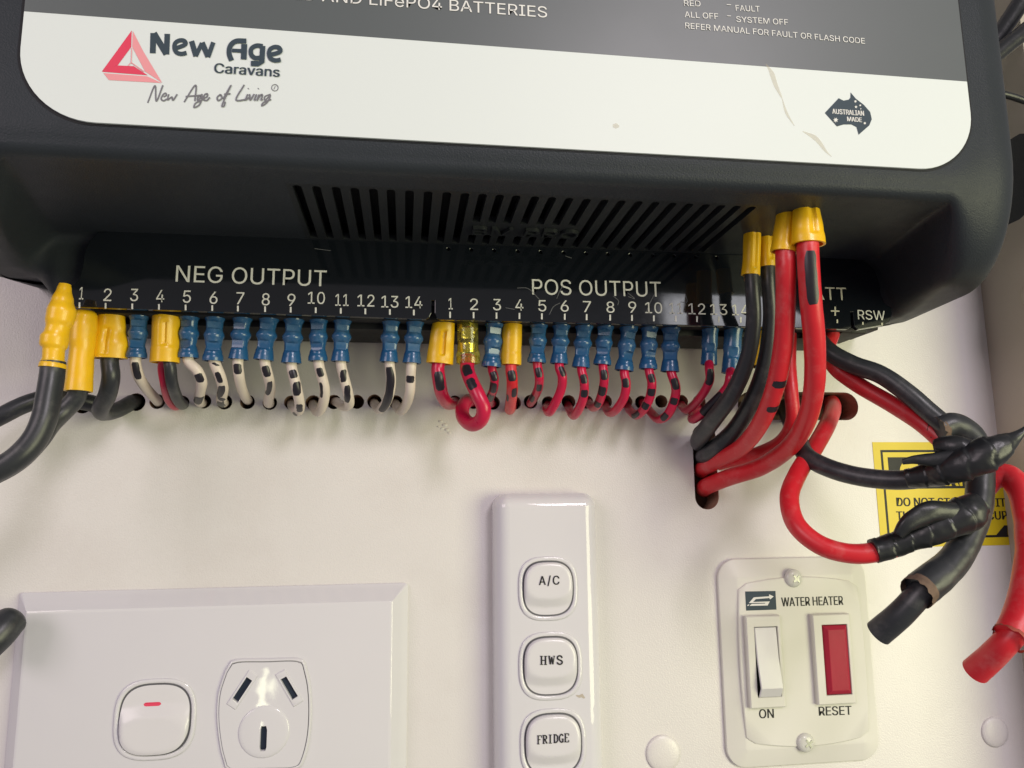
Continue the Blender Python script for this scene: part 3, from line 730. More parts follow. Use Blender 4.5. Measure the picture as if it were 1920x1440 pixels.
# ------------------------------------------------------------------ water heater panel
wh = thing('heater_panel', U(1500, 1430, 0), 'cream water heater panel with white ON rocker and red RESET lamp', 'heater switch')
hx0, hx1, hz0, hz1 = U(1344, 1100, 0).x, U(1620, 1100, 0).x, U(1450, 1434, 0).z, U(1450, 1046, 0).z
obj('plate', rlayers(hx0, hx1, hz0, hz1, 6.0, [(0, 0), (0, .9), (.2, 1.15), (5.2, 2.7), (5.6, 2.75), (6.5, 2.75)], 10), HEAT, wh, sharp=20)
ID = 3.3
ix0, ix1 = hx0 + 5.6, hx1 - 4.2; izc = (hz0 + hz1) / 2; ihh = (hz1 - hz0) / 2 - 5.6
def inner(ins):
    P = []; n = 14; cx_ = (ix0 + ix1) / 2; hw = (ix1 - ix0) / 2 - ins
    for sgn in (1, -1):
        for k in range(n + 1):
            t = 1 - 2 * k / n; r = 1.0
            P.append((cx_ + sgn * hw * t * (1 - .03 * (1 - abs(t)) * 0), izc + sgn * (ihh - ins - 2.2 * t * t - (1.2 if abs(t) > .99 else 0))))
        sd = -sgn
        for k in range(1, 6):
            v = sgn * (1 - 2 * k / 6)
            P.append((cx_ + sd * (hw + .9 * (1 - v * v)), izc + v * (ihh - ins - 2.6)))
    return P
obj('inset_panel', skin([[(x, -d, z) for x, z in inner(i)] for i, d in ((0, 2.6), (.05, 3.1), (.3, ID))], True, False, True), HEAT, wh, sharp=35)
def screw(px, py, rot):
    c = U(px, py, ID); r = 2.75; lp = []
    for f, h in ((1.0, -.3), (1.0, .25), (.93, .6), (.78, .95), (.55, 1.2), (.3, 1.32), (.02, 1.36)):
        lp.append([(c.x + r * f * math.cos(t), -ID - h, c.z + r * f * math.sin(t)) for t in np.linspace(0, 2 * math.pi, 33)[:-1]])
    o = obj('screw', skin(lp, True, False, True), SCREWP, wh, sharp=60)
    cr = []
    for k in range(2):
        a = rot + k * math.pi / 2; u = Vector((math.cos(a), 0, math.sin(a))); v = Vector((-math.sin(a), 0, math.cos(a)))
        q = []
        for uu, vv in ((-1.35, -.3), (1.35, -.3), (1.35, .3), (-1.35, .3)):
            q.append(Vector((c.x + .45, -ID - 1.42 - .03 * k, c.z - .1)) + u * uu + v * vv)
        cr.append((q + [p + Vector((0, .5, 0)) for p in q], [(0, 1, 2, 3), (4, 5, 6, 7), (0, 1, 5, 4), (1, 2, 6, 5), (2, 3, 7, 6), (3, 0, 4, 7)]))
    obj('cross_recess', join(*cr), STEEL, o, smooth=False)
screw(1487, 1084, .75); screw(1510, 1392, .6)
lg = obj('logo_tile', ([U(x, y, ID + .05) for x, y in ((1397, 1109), (1454, 1108), (1456, 1143), (1399, 1145))], [(0, 1, 2, 3)]), PRNAVY, wh, smooth=False)
LZ = lambda P: [(1280 + x / 3, 960 + y / 3) for x, y in P]
obj('lettering', join(poly_px(LZ([(400, 480), (487, 474), (486, 463), (512, 475), (492, 492), (487, 484), (412, 490), (396, 506), (490, 503), (478, 526), (376, 528), (388, 517), (462, 515), (466, 511), (372, 512)]), ID + .1),
    *[poly_px(LZ([(362 + 14 * k, 528), (370 + 14 * k, 528), (376 + 14 * k, 520), (368 + 14 * k, 520)]), ID + .12) for k in range(0, 1)]), PRWHITE, lg, smooth=False)
lt = letter('WATER HEATER', (1466, 1137), (1581, 1134), 16.5, PRBLACK, wh, ID, fat=.5)
letter('ON', (1424, 1347), (1451, 1346), 16, PRBLACK, wh, ID, fat=.5)
letter('RESET', (1536, 1342), (1597, 1340), 16, PRBLACK, wh, ID, fat=.5)
def bezel(px0, py0, px1, py1, ox0_, oy0_, ox1_, oy1_, hgt_):
    A = U(px0, py0, ID + hgt_); B = U(px1, py1, ID + hgt_); a = U(ox0_, oy0_, ID + hgt_); b = U(ox1_, oy1_, ID + hgt_)
    o_ = lambda i, d: [(A.x + i, -d, B.z + i), (B.x - i, -d, B.z + i), (B.x - i, -d, A.z - i), (A.x + i, -d, A.z - i)]
    n_ = lambda i, d: [(a.x - i, -d, b.z - i), (b.x + i, -d, b.z - i), (b.x + i, -d, a.z + i), (a.x - i, -d, a.z + i)]
    g_ = skin([o_(0, ID - .3), o_(0, ID + hgt_ - .3), o_(.3, ID + hgt_), n_(.15, ID + hgt_), n_(0, ID + hgt_ - .15), n_(0, ID + .1)], True)
    obj('bezel', g_, HEAT, wh, smooth=False)
    return a, b
a, b = bezel(1398, 1156, 1474, 1326, 1414, 1176, 1466, 1306, 1.7)
BZ = ID + 1.7
# paddle: pressed in at the top, proud at the bottom
zt_, zb_ = a.z - .15, b.z + .15; L0, L1 = a.x + .2, b.x - .2
prof = [(zt_, BZ - .9), (zt_ - .2, BZ - .3), (lerp(zt_, zb_, .45), BZ + .35), (lerp(zt_, zb_, .84), BZ + 1.9), (lerp(zt_, zb_, .87), BZ + 1.85), (zb_, BZ + .3), (zb_ + .0, ID + .05)]
rows = []
for i_, x in enumerate((L0, L0 + .25, L1 - .25, L1)):
    e = 0 if i_ in (1, 2) else .3
    rows.append([(x, -(d - e), z) for z, d in prof])
obj('rocker', skin(rows, False), ROCK, wh, sharp=25)
obj('bezel_floor', box(a.x - .1, b.x + .1, ID + .02, ID + .06, b.z - .1, a.z + .1), PRBLACK, wh)
a, b = bezel(1523, 1153, 1606, 1319, 1541, 1172, 1598, 1302, 1.7)
obj('bezel_floor', box(a.x - .1, b.x + .1, ID + .02, ID + .06, b.z - .1, a.z + .1), PRBLACK, wh)
obj('red_lamp', skin([[(x, -d, z) for x, z in ((a.x + i, b.z + i), (b.x - i, b.z + i), (b.x - i, a.z - i), (a.x + i, a.z - i))] for i, d in ((.2, ID + .07), (.2, BZ - .2), (.45, BZ + .15), (1.4, BZ + .75), (1.6, BZ + .78))], True, False, True), LAMP, wh, smooth=False)

# ------------------------------------------------------------------ warning sticker
wsr = thing('warning_sticker', U(1760, 1027, 0), 'yellow and black electrical warning sticker on the wall behind the taped cables', 'sticker')
s0 = U(1637, 829, 0); s1 = U(1650, 1027, 0)
sx0 = (s0.x + s1.x) / 2; sz1, sz0 = s0.z, s1.z; sx1 = sx0 + 62
st = obj('sheet', box(sx0, 198.9, 0, .12, sz0, sz1), YSTICK, wsr, smooth=False)
fr = []
i0 = 2.6; tk = .75
for q in ((sx0 + i0, 198.8, sz1 - i0 - tk, sz1 - i0), (sx0 + i0, 198.8, sz0 + i0, sz0 + i0 + tk), (sx0 + i0, sx0 + i0 + tk, sz0 + i0 + tk, sz1 - i0 - tk)):
    fr.append(box(q[0], q[1], .12, .17, q[2], q[3]))
fr.append(box(sx0 + 5.0, 198.8, .12, .17, U(1650, 917, 0).z, sz1 - 5.0))
for k in range(8):
    px = 1700 + k * 34
    if px + 36 > 1868: continue
    fr.append(poly_px([(px, 1003), (px + 15, 985), (px + 36, 985), (px + 22, 1003)], .17))
fr.append(poly_px([(1868, 1003), (1883, 985), (1889, 985), (1890, 1003)], .17))
obj('printed_frame', join(*fr), PRBLACK, wsr, smooth=False)
c = U(1706, 884, 0)
obj('warning_symbol', join(([(c.x + 3.7 * math.cos(t), -.2, c.z + 3.7 * math.sin(t)) for t in np.linspace(0, 2 * math.pi, 29)[:-1]], [tuple(range(28))]), text_px('WARNING', (1725, 911), (1880, 911), 38, .15, fat=1.2)), YSTICK, wsr, smooth=False)
obj('lettering', join(text_px('DO NOT STORE ANY IT', (1682, 949), (1886, 950), 17, .13, fat=.65), text_px('THIS ELECTRICAL CUP', (1682, 975), (1889, 974), 17, .13, fat=.65)), PRBLACK, wsr, smooth=False)

# ------------------------------------------------------------------ crimped wires
def sleeve(T, B, prof, flats=(), flatk=.6, seg=28, rows=34, roll=0.0, groove=None, dep=1.0, lip=.85):
    """vinyl crimp sleeve from T to B; prof: (t, half width mm, sideways mm)"""
    ax = (B - T); Ln = ax.length; ax.normalize()
    rx = Vector((1, 0, 0)); rx = (rx - ax * rx.dot(ax)).normalized(); fy = ax.cross(rx)
    if fy.y > 0: fy = -fy
    ts = [p[0] for p in prof]
    def ev(t, k):
        for i in range(len(prof) - 1):
            if t <= prof[i + 1][0]:
                f = (t - prof[i][0]) / max(1e-6, prof[i + 1][0] - prof[i][0]); f = f * f * (3 - 2 * f)
                return lerp(prof[i][k], prof[i + 1][k], f)
        return prof[-1][k]
    loops = []
    for r in range(rows + 1):
        t = r / rows; w_ = ev(t, 1); so_ = ev(t, 2) if len(prof[0]) > 2 else 0; dp = ev(t, 3) if len(prof[0]) > 3 else dep
        row = []
        for k in range(seg):
            a = 2 * math.pi * k / seg; x = math.cos(a) * w_; y = math.sin(a) * w_ * dp
            for f0, f1 in flats:
                if f0 <= t <= f1: y = max(-flatk * w_, min(flatk * w_, y))
            if groove and y > 0:
                g0_, g1_, gx, gw, gd = groove
                if g0_ <= t <= g1_: y -= gd * math.exp(-((x - gx) / gw) ** 4) * min(1, (t - g0_) / .05, (g1_ - t) / .05 + .15)
            xr = x * math.cos(roll) - y * math.sin(roll); yr = x * math.sin(roll) + y * math.cos(roll)
            row.append(T + ax * (t * Ln) + rx * (xr + so_) + fy * yr)
        loops.append(row)
    c1 = T + ax * Ln + rx * (prof[-1][2] if len(prof[0]) > 2 else 0)
    loops.append([c1 + (p - c1) * lip + ax * .05 for p in loops[-1]])
    loops.append([p - ax * 2.0 for p in loops[-1]])
    return skin(loops, True, True, True)
BLUEP = [(0, 2.45), (.04, 2.78), (.15, 2.72), (.25, 2.15), (.37, 2.0), (.5, 2.7), (.63, 2.05), (.74, 2.0), (.84, 2.3), (.93, 2.5), (1, 2.62)]
BLUES = [(0, 2.5), (.08, 2.75), (.3, 2.35), (.55, 2.4), (.62, 2.2), (.75, 2.3), (.85, 2.4), (1, 2.45)]
base_blue = None
def place(name, me, T, B, roll, parent, h=13.0):
    """a copy of a shared sleeve mesh laid from T to B"""
    o = bpy.data.objects.new(name, me); COL.objects.link(o); o.parent = parent
    ax = (B - T); k = ax.length / h; ax.normalize()
    rx = Vector((1, 0, 0)); rx = (rx - ax * rx.dot(ax)).normalized(); fy = ax.cross(rx)
    r2 = rx * math.cos(roll) + fy * math.sin(roll); f2 = ax.cross(r2)
    wv = lerp(1.0, k, .35) * random.uniform(.97, 1.03)
    mm = Matrix(((r2.x * wv, f2.x * wv, -ax.x * k, 0), (r2.y * wv, f2.y * wv, -ax.y * k, 0), (r2.z * wv, f2.z * wv, -ax.z * k, 0), (0, 0, 0, 1)))
    mm.translation = T * S - wloc(parent)
    o.matrix_local = mm
    return o
def shared(name, prof, flats, flatk, mt, **kw):
    V, Fc = sleeve(Vector((0, 0, 0)), Vector((0, 0, -13.0)), prof, flats, flatk, **kw)
    o = obj(name, (V, Fc), mt); o.location = (0, 0, 0)
    me = o.data
    lo = [v * S for v in map(Vector, V)]
    for v, p in zip(me.vertices, lo): v.co = p
    bpy.data.objects.remove(o)
    return me
ME_BLUE = [shared('crimp_sleeve', BLUEP, [(.24, .40), (.60, .78)], fk, BLUE) for fk in (.60, .66)] + [shared('crimp_sleeve', [(t, r * (1 + .05 * math.sin(t * 21 + 1))) for t, r in BLUEP], [(.22, .38), (.62, .80)], .57, BLUE)]
ME_SMOOTH = shared('crimp_sleeve', BLUES, [(.55, .72)], .8, BLUE)
GRP = 'crimped wires along the terminal strip'
seedn = [0]
def wire(label, T, B, kind, wmat, wr, path, marks=(), td=24.0, bd=23.0, mk=INK, yprof=None, groove=None, roll=None, extra=None, cat='wire', group=GRP, dep=1.0, lip=.85):
    seedn[0] += 1
    t3, b3 = U(*T, td), U(*B, bd)
    root = thing('crimped_wire', b3, label, cat, group)
    if kind == 'blue': place('crimp_sleeve', random.choice(ME_BLUE), t3, b3, random.uniform(-.5, .5) if roll is None else roll, root)
    elif kind == 'smooth': place('crimp_sleeve', ME_SMOOTH, t3, b3, .2, root)
    elif kind == 'yellow': obj('crimp_sleeve', sleeve(t3, b3, yprof, groove=groove, rows=44, seg=36, roll=roll or 0, dep=dep, lip=lip), YELL, root, sharp=55)
    elif kind == 'clear':
        obj('crimp_sleeve', sleeve(t3, b3, yprof, rows=30, seg=32, dep=dep), CLEAR, root, sharp=55)
        ax = (b3 - t3)
        obj('crimp_barrel', sleeve(t3 + ax * .02, t3 + ax * .78, [(0, 2.0), (.3, 2.1), (.45, 1.5), (.6, 1.6), (.75, 2.2), (1, 2.1)], [(.3, .62)], .5), BRASS, root, sharp=40)
    first = b3 - (b3 - t3).normalized() * 1.5
    pts = [first] + [U(*p) for p in path]
    ins = None
    if wr:
        tb = Tube(pts, wr, 18, .5, .02, seed=seedn[0], cap0=False)
        ins = obj('insulation', tb.geo, wmat, root)
        for k, mkk in enumerate(marks):
            obj('ink_mark', tb.mark(*mkk, seed=k + seedn[0]), mk, ins)
    return root, t3, b3
def wl(col, n, side, extra=''):
    return f'{col} wire in blue sleeve under {side}-row terminal {n}{extra}'
wire(wl('white', 3, 'left', ', one oval ink blot'), (262, 580), (256, 671), 'blue', WHITEW, 1.38, [(254, 678, 23), (259, 702, 21), (272, 725, 15), (291, 747, 6), (299, 757, -7)], [(255, 693, 22, .62)])
r4, t4, b4 = wire('red and black twin wire in yellow sleeve under left-row terminal 4', (313, 576), (309, 680), 'yellow', REDW, 1.15, [(304, 688, 21), (308, 718, 19), (315, 747, 12), (327, 762, 4), (338, 757, -7)], yprof=[(0, 3.3, 0), (.1, 3.5, 0), (.7, 3.45, 0), (.76, 3.62, 0), (1, 3.7, 0)], groove=(.25, .72, .5, .5, .6))
tb = Tube([b4 + Vector((1.0, -.5, 1.5))] + [U(*p) for p in [(319, 688, 24), (322, 715, 22), (331, 744, 15), (341, 758, 5), (346, 755, -7)]], 1.55, 18, .5, .02, cap0=False)
obj('insulation', tb.geo, BLKC, r4)
wire(wl('white', 5, 'left', ', bent right, two ink bands'), (356, 581), (353, 671), 'blue', WHITEW, 1.4, [(354, 678, 23), (370, 695, 23), (378, 714, 21), (375, 735, 16), (373, 751, 9), (382, 757, -7)], [(371, 704, 12), (373, 743, 12, .8, -.6)])
wire(wl('white', 6, 'left', ', nicked and scribbled with ink'), (404, 582), (399, 677), 'blue', WHITEW, 1.45, [(404, 684, 23), (412, 703, 22), (418, 726, 18), (415, 749, 10), (422, 757, -7)], [(405, 685, 6, .3, .8), (408, 702, 12, .5), (413, 728, 18, .65, -.9), (416, 740, 3, .7, .7), (411, 751, 10, .6), (420, 748, 10, .15, .5)])
wire(wl('white', 7, 'left', ', one square ink band'), (456, 583), (447, 674), 'blue', WHITEW, 1.38, [(446, 682, 23), (448, 702, 22), (452, 724, 17), (460, 744, 8), (467, 753, -7)], [(445, 691, 12, .72)])
wire(wl('white', 8, 'left', ', square band over slanted stroke'), (506, 584), (494, 675), 'blue', WHITEW, 1.4, [(497, 682, 23), (502, 702, 22), (507, 726, 17), (503, 753, 8), (508, 756, -7)], [(499, 696, 12, .7), (503, 722, 24, .5, -1.1)])
wire(wl('white', 9, 'left', ', three bands, bulging forward'), (552, 586), (546, 681), 'blue', WHITEW, 1.4, [(547, 689, 23), (551, 706, 23), (557, 731, 22), (562, 758, 18), (559, 771, 11), (549, 762, 2), (545, 755, -7)], [(550, 702, 12, .7), (556, 727, 18, .75, -.7), (561, 758, 9, .6), (560, 771, 4, .5)])
wire(wl('white', 10, 'left', ', square band over thin stroke'), (598, 586), (596, 677), 'blue', WHITEW, 1.4, [(598, 685, 23), (603, 704, 22), (609, 730, 20), (606, 756, 16), (597, 772, 10), (588, 762, 1), (587, 755, -7)], [(600, 698, 10, .6), (602, 727, 26, .35, -.3)])
wire(wl('white', 11, 'left', ', two slanted ink strokes'), (643, 586), (638, 678), 'blue', WHITEW, 1.4, [(640, 686, 23), (645, 707, 22), (652, 734, 20), (655, 756, 15), (645, 762, 7), (632, 754, 0), (626, 753, -7)], [(643, 702, 15, .6, -.6), (649, 733, 27, .6, -.9)])
wire(wl('white', 13, 'left', ', inked black along its length'), (734, 588), (729, 679), 'blue', WHITEW, 1.4, [(731, 688, 23), (733, 707, 22), (732, 728, 20), (724, 755, 15), (712, 767, 9), (703, 758, 0), (701, 754, -7)], [(731, 729, 78, .8)])
wire(wl('white', 14, 'left', ', one band, curling left'), (779, 589), (772, 681), 'blue', WHITEW, 1.4, [(771, 690, 23), (770, 706, 22), (769, 732, 20), (762, 757, 14), (752, 770, 8), (743, 760, 0), (740, 755, -7)], [(769, 708, 13, .78)])
wire('thick red wire in flared yellow sleeve under right-row terminal 1', (834, 590), (825, 682), 'yellow', REDW, 1.85, [(821, 690, 23), (823, 710, 23), (828, 737, 19), (838, 755, 11), (850, 756, 1), (858, 752, -8)], [(824, 713, 20, .65)], yprof=[(0, 3.0, 0, .8), (.1, 3.1, 0, .75), (.5, 3.4, -.1, .62), (.85, 3.7, -.1, .7), (1, 3.75, -.1, .75)], groove=(.32, .86, .35, .55, 1.0))
wire('red wire looped on itself below a clear yellow sleeve at terminal 2', (876, 592), (878, 682), 'clear', REDW, 1.98, [(876, 692, 25), (883, 713, 27), (897, 742, 29), (907, 767, 29), (902, 787, 27), (886, 796, 24), (870, 785, 20), (867, 766, 14), (876, 752, 7), (888, 752, -7)], [(879, 703, 16, .62), (886, 724, 17, .62)], yprof=[(0, 3.0), (.1, 3.05), (.6, 2.95), (.74, 3.05), (.78, 3.35), (.95, 3.4), (1, 3.4)])
wire(wl('red', 3, 'right', ' behind the looped wire'), (928, 593), (921, 688), 'blue', REDW, 1.25, [(923, 695, 22), (927, 708, 22), (926, 727, 19), (919, 746, 11), (920, 756, 3), (926, 757, -7)], [(926, 704, 12), (924, 722, 14, .85), (921, 740, 12, .85)])
wire('red wire in plain yellow sleeve under right-row terminal 4', (961, 592), (958, 684), 'yellow', REDC, 1.58, [(958, 694, 24), (960, 708, 24), (960, 735, 20), (957, 760, 13), (956, 768, 6), (963, 757, -7)], [(960, 705, 12, .7), (965, 731, 12, .5), (952, 740, 8, .3)], yprof=[(0, 2.95, 0), (.1, 2.75, 0), (.5, 2.85, 0), (.75, 2.8, 0), (.8, 2.9, 0), (1, 2.9, 0)])
wire(wl('red', 5, 'right', ', three bands, short straight run'), (1011, 597), (1006, 680), 'blue', REDW, 1.3, [(1008, 688, 23), (1011, 705, 23), (1010, 725, 19), (1002, 744, 12), (995, 755, 3), (995, 757, -7)], [(1010, 697, 12, .7), (1012, 721, 10, .6), (999, 741, 11, .7)])
wire(wl('red', 6, 'right', ', one band, long left slant'), (1053, 598), (1048, 682), 'blue', REDW, 1.32, [(1049, 690, 24), (1054, 705, 24), (1053, 726, 22), (1043, 752, 19), (1031, 772, 15), (1025, 767, 8), (1028, 757, -7)], [(1055, 696, 11, .6)])
wire(wl('red', 7, 'right', ', two bands close together'), (1096, 599), (1089, 689), 'blue', REDW, 1.3, [(1091, 697, 24), (1095, 714, 24), (1095, 738, 22), (1087, 764, 18), (1076, 779, 12), (1068, 768, 4), (1064, 757, -7)], [(1095, 711, 11, .7), (1096, 735, 11, .75)])
wire(wl('red', 8, 'right', ', two bold bands, one faint'), (1136, 600), (1129, 684), 'blue', REDW, 1.3, [(1131, 692, 24), (1133, 707, 24), (1130, 732, 21), (1122, 756, 16), (1112, 764, 8), (1103, 755, 0), (1100, 754, -7)], [(1133, 703, 12, .75), (1129, 728, 12, .85), (1122, 753, 8, .8)])
wire(wl('red', 9, 'right', ', one band, curling left'), (1180, 602), (1170, 695), 'blue', REDW, 1.32, [(1171, 703, 24), (1174, 718, 24), (1171, 742, 22), (1157, 766, 17), (1144, 774, 10), (1136, 764, 2), (1134, 756, -7)], [(1173, 717, 11, .7)])
wire(wl('red', 10, 'right', ', four ink bands'), (1218, 602), (1215, 692), 'blue', REDW, 1.32, [(1218, 700, 24), (1222, 716, 24), (1220, 739, 22), (1210, 763, 19), (1195, 778, 14), (1182, 770, 5), (1174, 757, -7)], [(1222, 709, 10, .7), (1222, 732, 12, .8), (1211, 758, 10, .8), (1196, 775, 13, .6)])
wire(wl('red', 11, 'right', ', in the lowest blue-sleeved loop'), (1258, 603), (1256, 697), 'blue', REDW, 1.35, [(1260, 704, 24), (1266, 720, 24), (1267, 738, 22), (1260, 762, 20), (1250, 779, 17), (1236, 786, 13), (1220, 773, 6), (1207, 757, 0), (1203, 754, -7)], [(1265, 716, 13, .75), (1264, 751, 11, .75), (1249, 778, 13, .7)])
wire('red wire in smooth narrow blue sleeve under right-row terminal 12', (1332, 603), (1329, 684), 'smooth', REDW, 1.3, [(1330, 694, 26), (1331, 710, 25), (1322, 732, 22), (1303, 757, 16), (1288, 768, 9), (1279, 762, 2), (1277, 757, -7)], [(1332, 707, 20, .75, -.5)])
wire('red wire inked black halfway, in a smooth blue sleeve under terminal 13', (1376, 600), (1370, 700), 'smooth', REDW, 1.4, [(1369, 708, 27), (1366, 722, 26), (1354, 739, 24), (1335, 758, 21), (1312, 779, 16), (1298, 786, 10), (1304, 769, 2), (1311, 760, -7)], [(1337, 757, 50, .97)])
# black earth leads, left
wire('black lead in flared, pinched yellow sleeve under left-row terminal 2', (209, 576), (204, 672), 'yellow', BLKC, 2.25, [(206, 684, 23), (208, 705, 23), (202, 738, 20), (189, 766, 15), (196, 774, 9), (222, 768, 4), (248, 754, -1), (257, 752, -10)], yprof=[(0, 3.3, 0, .8), (.2, 3.4, .1, .75), (.45, 4.0, -.1, .62), (.75, 4.8, -.15, .66), (1, 4.75, -.15, .7)], groove=(.40, .97, .1, .6, .8), lip=.8)
wire('black lead in long plain yellow sleeve below left-row terminal 1', (160, 584), (147, 734), 'yellow', BLKC, 2.3, [(143, 745, 26), (122, 769, 26), (96, 795, 28), (70, 830, 32), (30, 868, 34), (-40, 905, 36)], yprof=[(0, 2.3, 0), (.04, 2.9, 0), (.2, 3.3, -.2), (.36, 3.25, -.2), (.5, 2.9, 0), (.8, 3.1, 0), (1, 3.25, 0)], td=27, bd=27)
wire('thick black lead in a lumpy yellow sleeve at the far left end of the unit', (122, 533), (98, 690), 'yellow', BLKC, 2.75, [(98, 702, 40), (91, 745, 41), (82, 788, 42), (62, 828, 43), (25, 864, 44), (-60, 905, 44)], yprof=[(0, 1.3, 0), (.06, 1.6, 0), (.2, 2.4, .0), (.33, 3.2, .2), (.44, 3.1, .1), (.52, 2.6, -.1), (.58, 2.65, -.2), (.64, 3.05, -.5), (.74, 3.0, -.5), (.78, 2.35, -.3), (.9, 2.35, -.1), (.96, 2.85, 0), (1, 2.95, 0)], td=40, bd=40)
t_ = thing('black_cable', U(60, 750, 8), 'black cable running left along the wall behind the yellow sleeves', 'cable', 'black cables')
obj('insulation', Tube([U(*p) for p in ((-60, 812, 16), (0, 781, 15), (50, 757, 13), (100, 745, 10), (150, 752, 7), (180, 758, 4), (165, 762, -8))], 2.35, 20, .6).geo, BLKC, t_)
t_ = thing('black_cable', U(20, 1180, 14), 'end of a black cable in front of the upper left corner of the outlet', 'cable', 'black cables')
obj('insulation', Tube([U(*p) for p in ((33, 1150, 10), (18, 1166, 12), (0, 1188, 14), (-40, 1226, 16))], lambda t: 3.9 * math.sqrt(max(.02, 1 - max(0, 1 - t * 5) ** 2)), 24, .3).geo, BLKC, t_)

# ------------------------------------------------------------------ heavy cables plugged into the ledge
def heavy(label, T, td, B, bd, prof, cm, r, path, marks=(), groove=None, copper=False, dep=.85, group='heavy supply cables'):
    root, t3, b3 = wire(label, T, B, 'yellow', cm, r, path, marks, td, bd, yprof=prof, groove=groove, cat='cable', group=group, dep=dep)
    root.name = 'supply_cable'
    if copper:
        ax = (b3 - t3).normalized(); G = []
        rr = (r(0) if callable(r) else r) * .95
        for k in range(22):
            a = 2 * math.pi * k / 22; ux = Vector((math.cos(a), math.sin(a), 0)); tw = Vector((math.cos(a + .5), math.sin(a + .5), 0))
            G.append(Tube([b3 - ax * 1.5 + ux * rr * .8, b3 + ax * .1 + ux * rr * .88, b3 + ax * copper + tw * rr * .88], .2, 6, .6).geo)
        obj('copper_strand', join(*G), COPPER, root)
    return root
heavy('black supply cable on the left of the bundle, yellow sleeve into the ledge', (1411, 425), 49, (1408, 516), 48, [(0, 2.25, 0), (.3, 2.35, 0), (.7, 2.3, 0), (1, 2.5, -.1)], BLKC, lambda t: 1.85 + .8 * smst(t * 1.4),
      [(1411, 545, 48), (1413, 600, 46), (1402, 670, 41), (1375, 735, 33), (1338, 786, 22), (1312, 822, 10), (1318, 838, -14)], copper=1.3, groove=(.1, .9, .2, .5, .4))
heavy('black supply cable with bare copper showing at its yellow sleeve', (1438, 422), 47, (1440, 500), 46, [(0, 2.15, 0), (.4, 2.3, 0), (1, 2.35, 0)], BLKC, lambda t: 1.8 + .8 * smst(t * 1.4),
      [(1441, 530, 46), (1444, 600, 43), (1432, 690, 37), (1408, 755, 29), (1372, 812, 18), (1330, 848, 9), (1312, 862, -14)], copper=1.9, groove=(.1, .85, .2, .5, .4))
heavy('red supply cable with two black dashes, left of the pair', (1480, 372), 63, (1471, 473), 62, [(0, 2.5, 0), (.3, 2.9, 0), (.8, 3.1, -.2), (1, 3.3, -.2)], REDC, 2.42,
      [(1473, 500, 62), (1473, 570, 59), (1468, 650, 54), (1452, 730, 46), (1425, 795, 35), (1388, 840, 21), (1345, 864, 10), (1316, 880, -3), (1322, 884, -18)], [(1467, 714, 7.5, .8), (1455, 758, 8, .7)], groove=(.2, .9, .4, .5, .4))
heavy('red supply cable with a long black ink blot at its yellow sleeve', (1510, 366), 66, (1515, 458), 66, [(0, 2.9, 0, .8), (.25, 3.3, 0, .75), (.7, 3.9, .1, .7), (.9, 4.15, .15, .72), (1, 4.15, .15, .75)], REDC, 2.6,
      [(1515, 480, 66), (1520, 560, 64), (1527, 640, 59), (1527, 720, 52), (1513, 785, 42), (1478, 840, 28), (1425, 876, 17), (1370, 894, 9), (1325, 912, 0), (1324, 920, -18)], [(1522, 520, 88, .52)], groove=(.15, .85, .2, .7, .7))
# leads half hidden behind the bundle
wire('black lead in a yellow sleeve half hidden between the two black supply cables', (1434, 596), (1428, 688), 'yellow', BLKC, 2.0, [(1428, 697, 20), (1424, 720, 18), (1412, 750, 9), (1408, 762, -10)], yprof=[(0, 3.0, 0), (.5, 3.1, 0), (1, 3.2, 0)], td=22, bd=22)
t_ = thing('red_cable', U(1480, 700, 20), 'red cable curving down behind the pair of red supply cables', 'cable', 'red cables')
obj('insulation', Tube([U(*p) for p in ((1482, 610, 20), (1480, 680, 22), (1484, 740, 24), (1486, 785, 23), (1470, 822, 17), (1430, 846, 8), (1340, 872, -2), (1330, 872, -14))], 2.0, 20, .6).geo, REDC, t_)
t_ = thing('red_cable', U(1560, 620, 22), 'red cable from the battery terminal sloping down right beneath the black cable', 'cable', 'red cables')
obj('insulation', Tube([U(*p) for p in ((1560, 590, 22), (1560, 622, 22), (1551, 655, 24), (1566, 688, 27), (1610, 722, 31), (1672, 758, 36), (1730, 796, 40), (1768, 830, 43), (1800, 868, 44))], 2.35, 20, .6).geo, REDC, t_)
t_ = thing('red_cable', U(1550, 760, 4), 'red cable rising from the slot, looping under and taped black at its end', 'cable', 'red cables')
ins = obj('insulation', Tube([U(*p) for p in ((1556, 748, -14), (1562, 765, 4), (1552, 795, 16), (1528, 838, 24), (1496, 888, 32), (1480, 935, 38), (1494, 985, 43), (1538, 1022, 47), (1596, 1038, 50), (1648, 1034, 52), (1700, 1018, 54))], 2.5, 20, .6).geo, REDC, t_)
obj('tape_wrap', join(Tube([U(*p) for p in ((1638, 1034, 52), (1676, 1022, 53), (1720, 1004, 55), (1768, 985, 57), (1812, 962, 58), (1834, 945, 58))], lambda t: 2.95 + .55 * math.sin(t * 9) * t + 1.1 * smst((t - .25) / .3) * (1 - smst((t - .85) / .15)), 36, .3, lump=.05, seed=3, wrap=.10, pitch=15).geo,
     Tube([U(*p) for p in ((1684, 1003, 57), (1700, 984, 58), (1726, 968, 58.5), (1752, 960, 59), (1790, 962, 59))], lambda t: 1.1 + 1.7 * math.sin(min(1, t * 1.2 + .1) * math.pi * .6), 24, .5, lump=.1, flat=.7, seed=8).geo), TAPE, t_, sharp=80)
t_ = thing('black_cable', U(1500, 780, 10), 'black cable from behind the red bundle ending in a twisted pointed tape tail', 'cable', 'black cables')
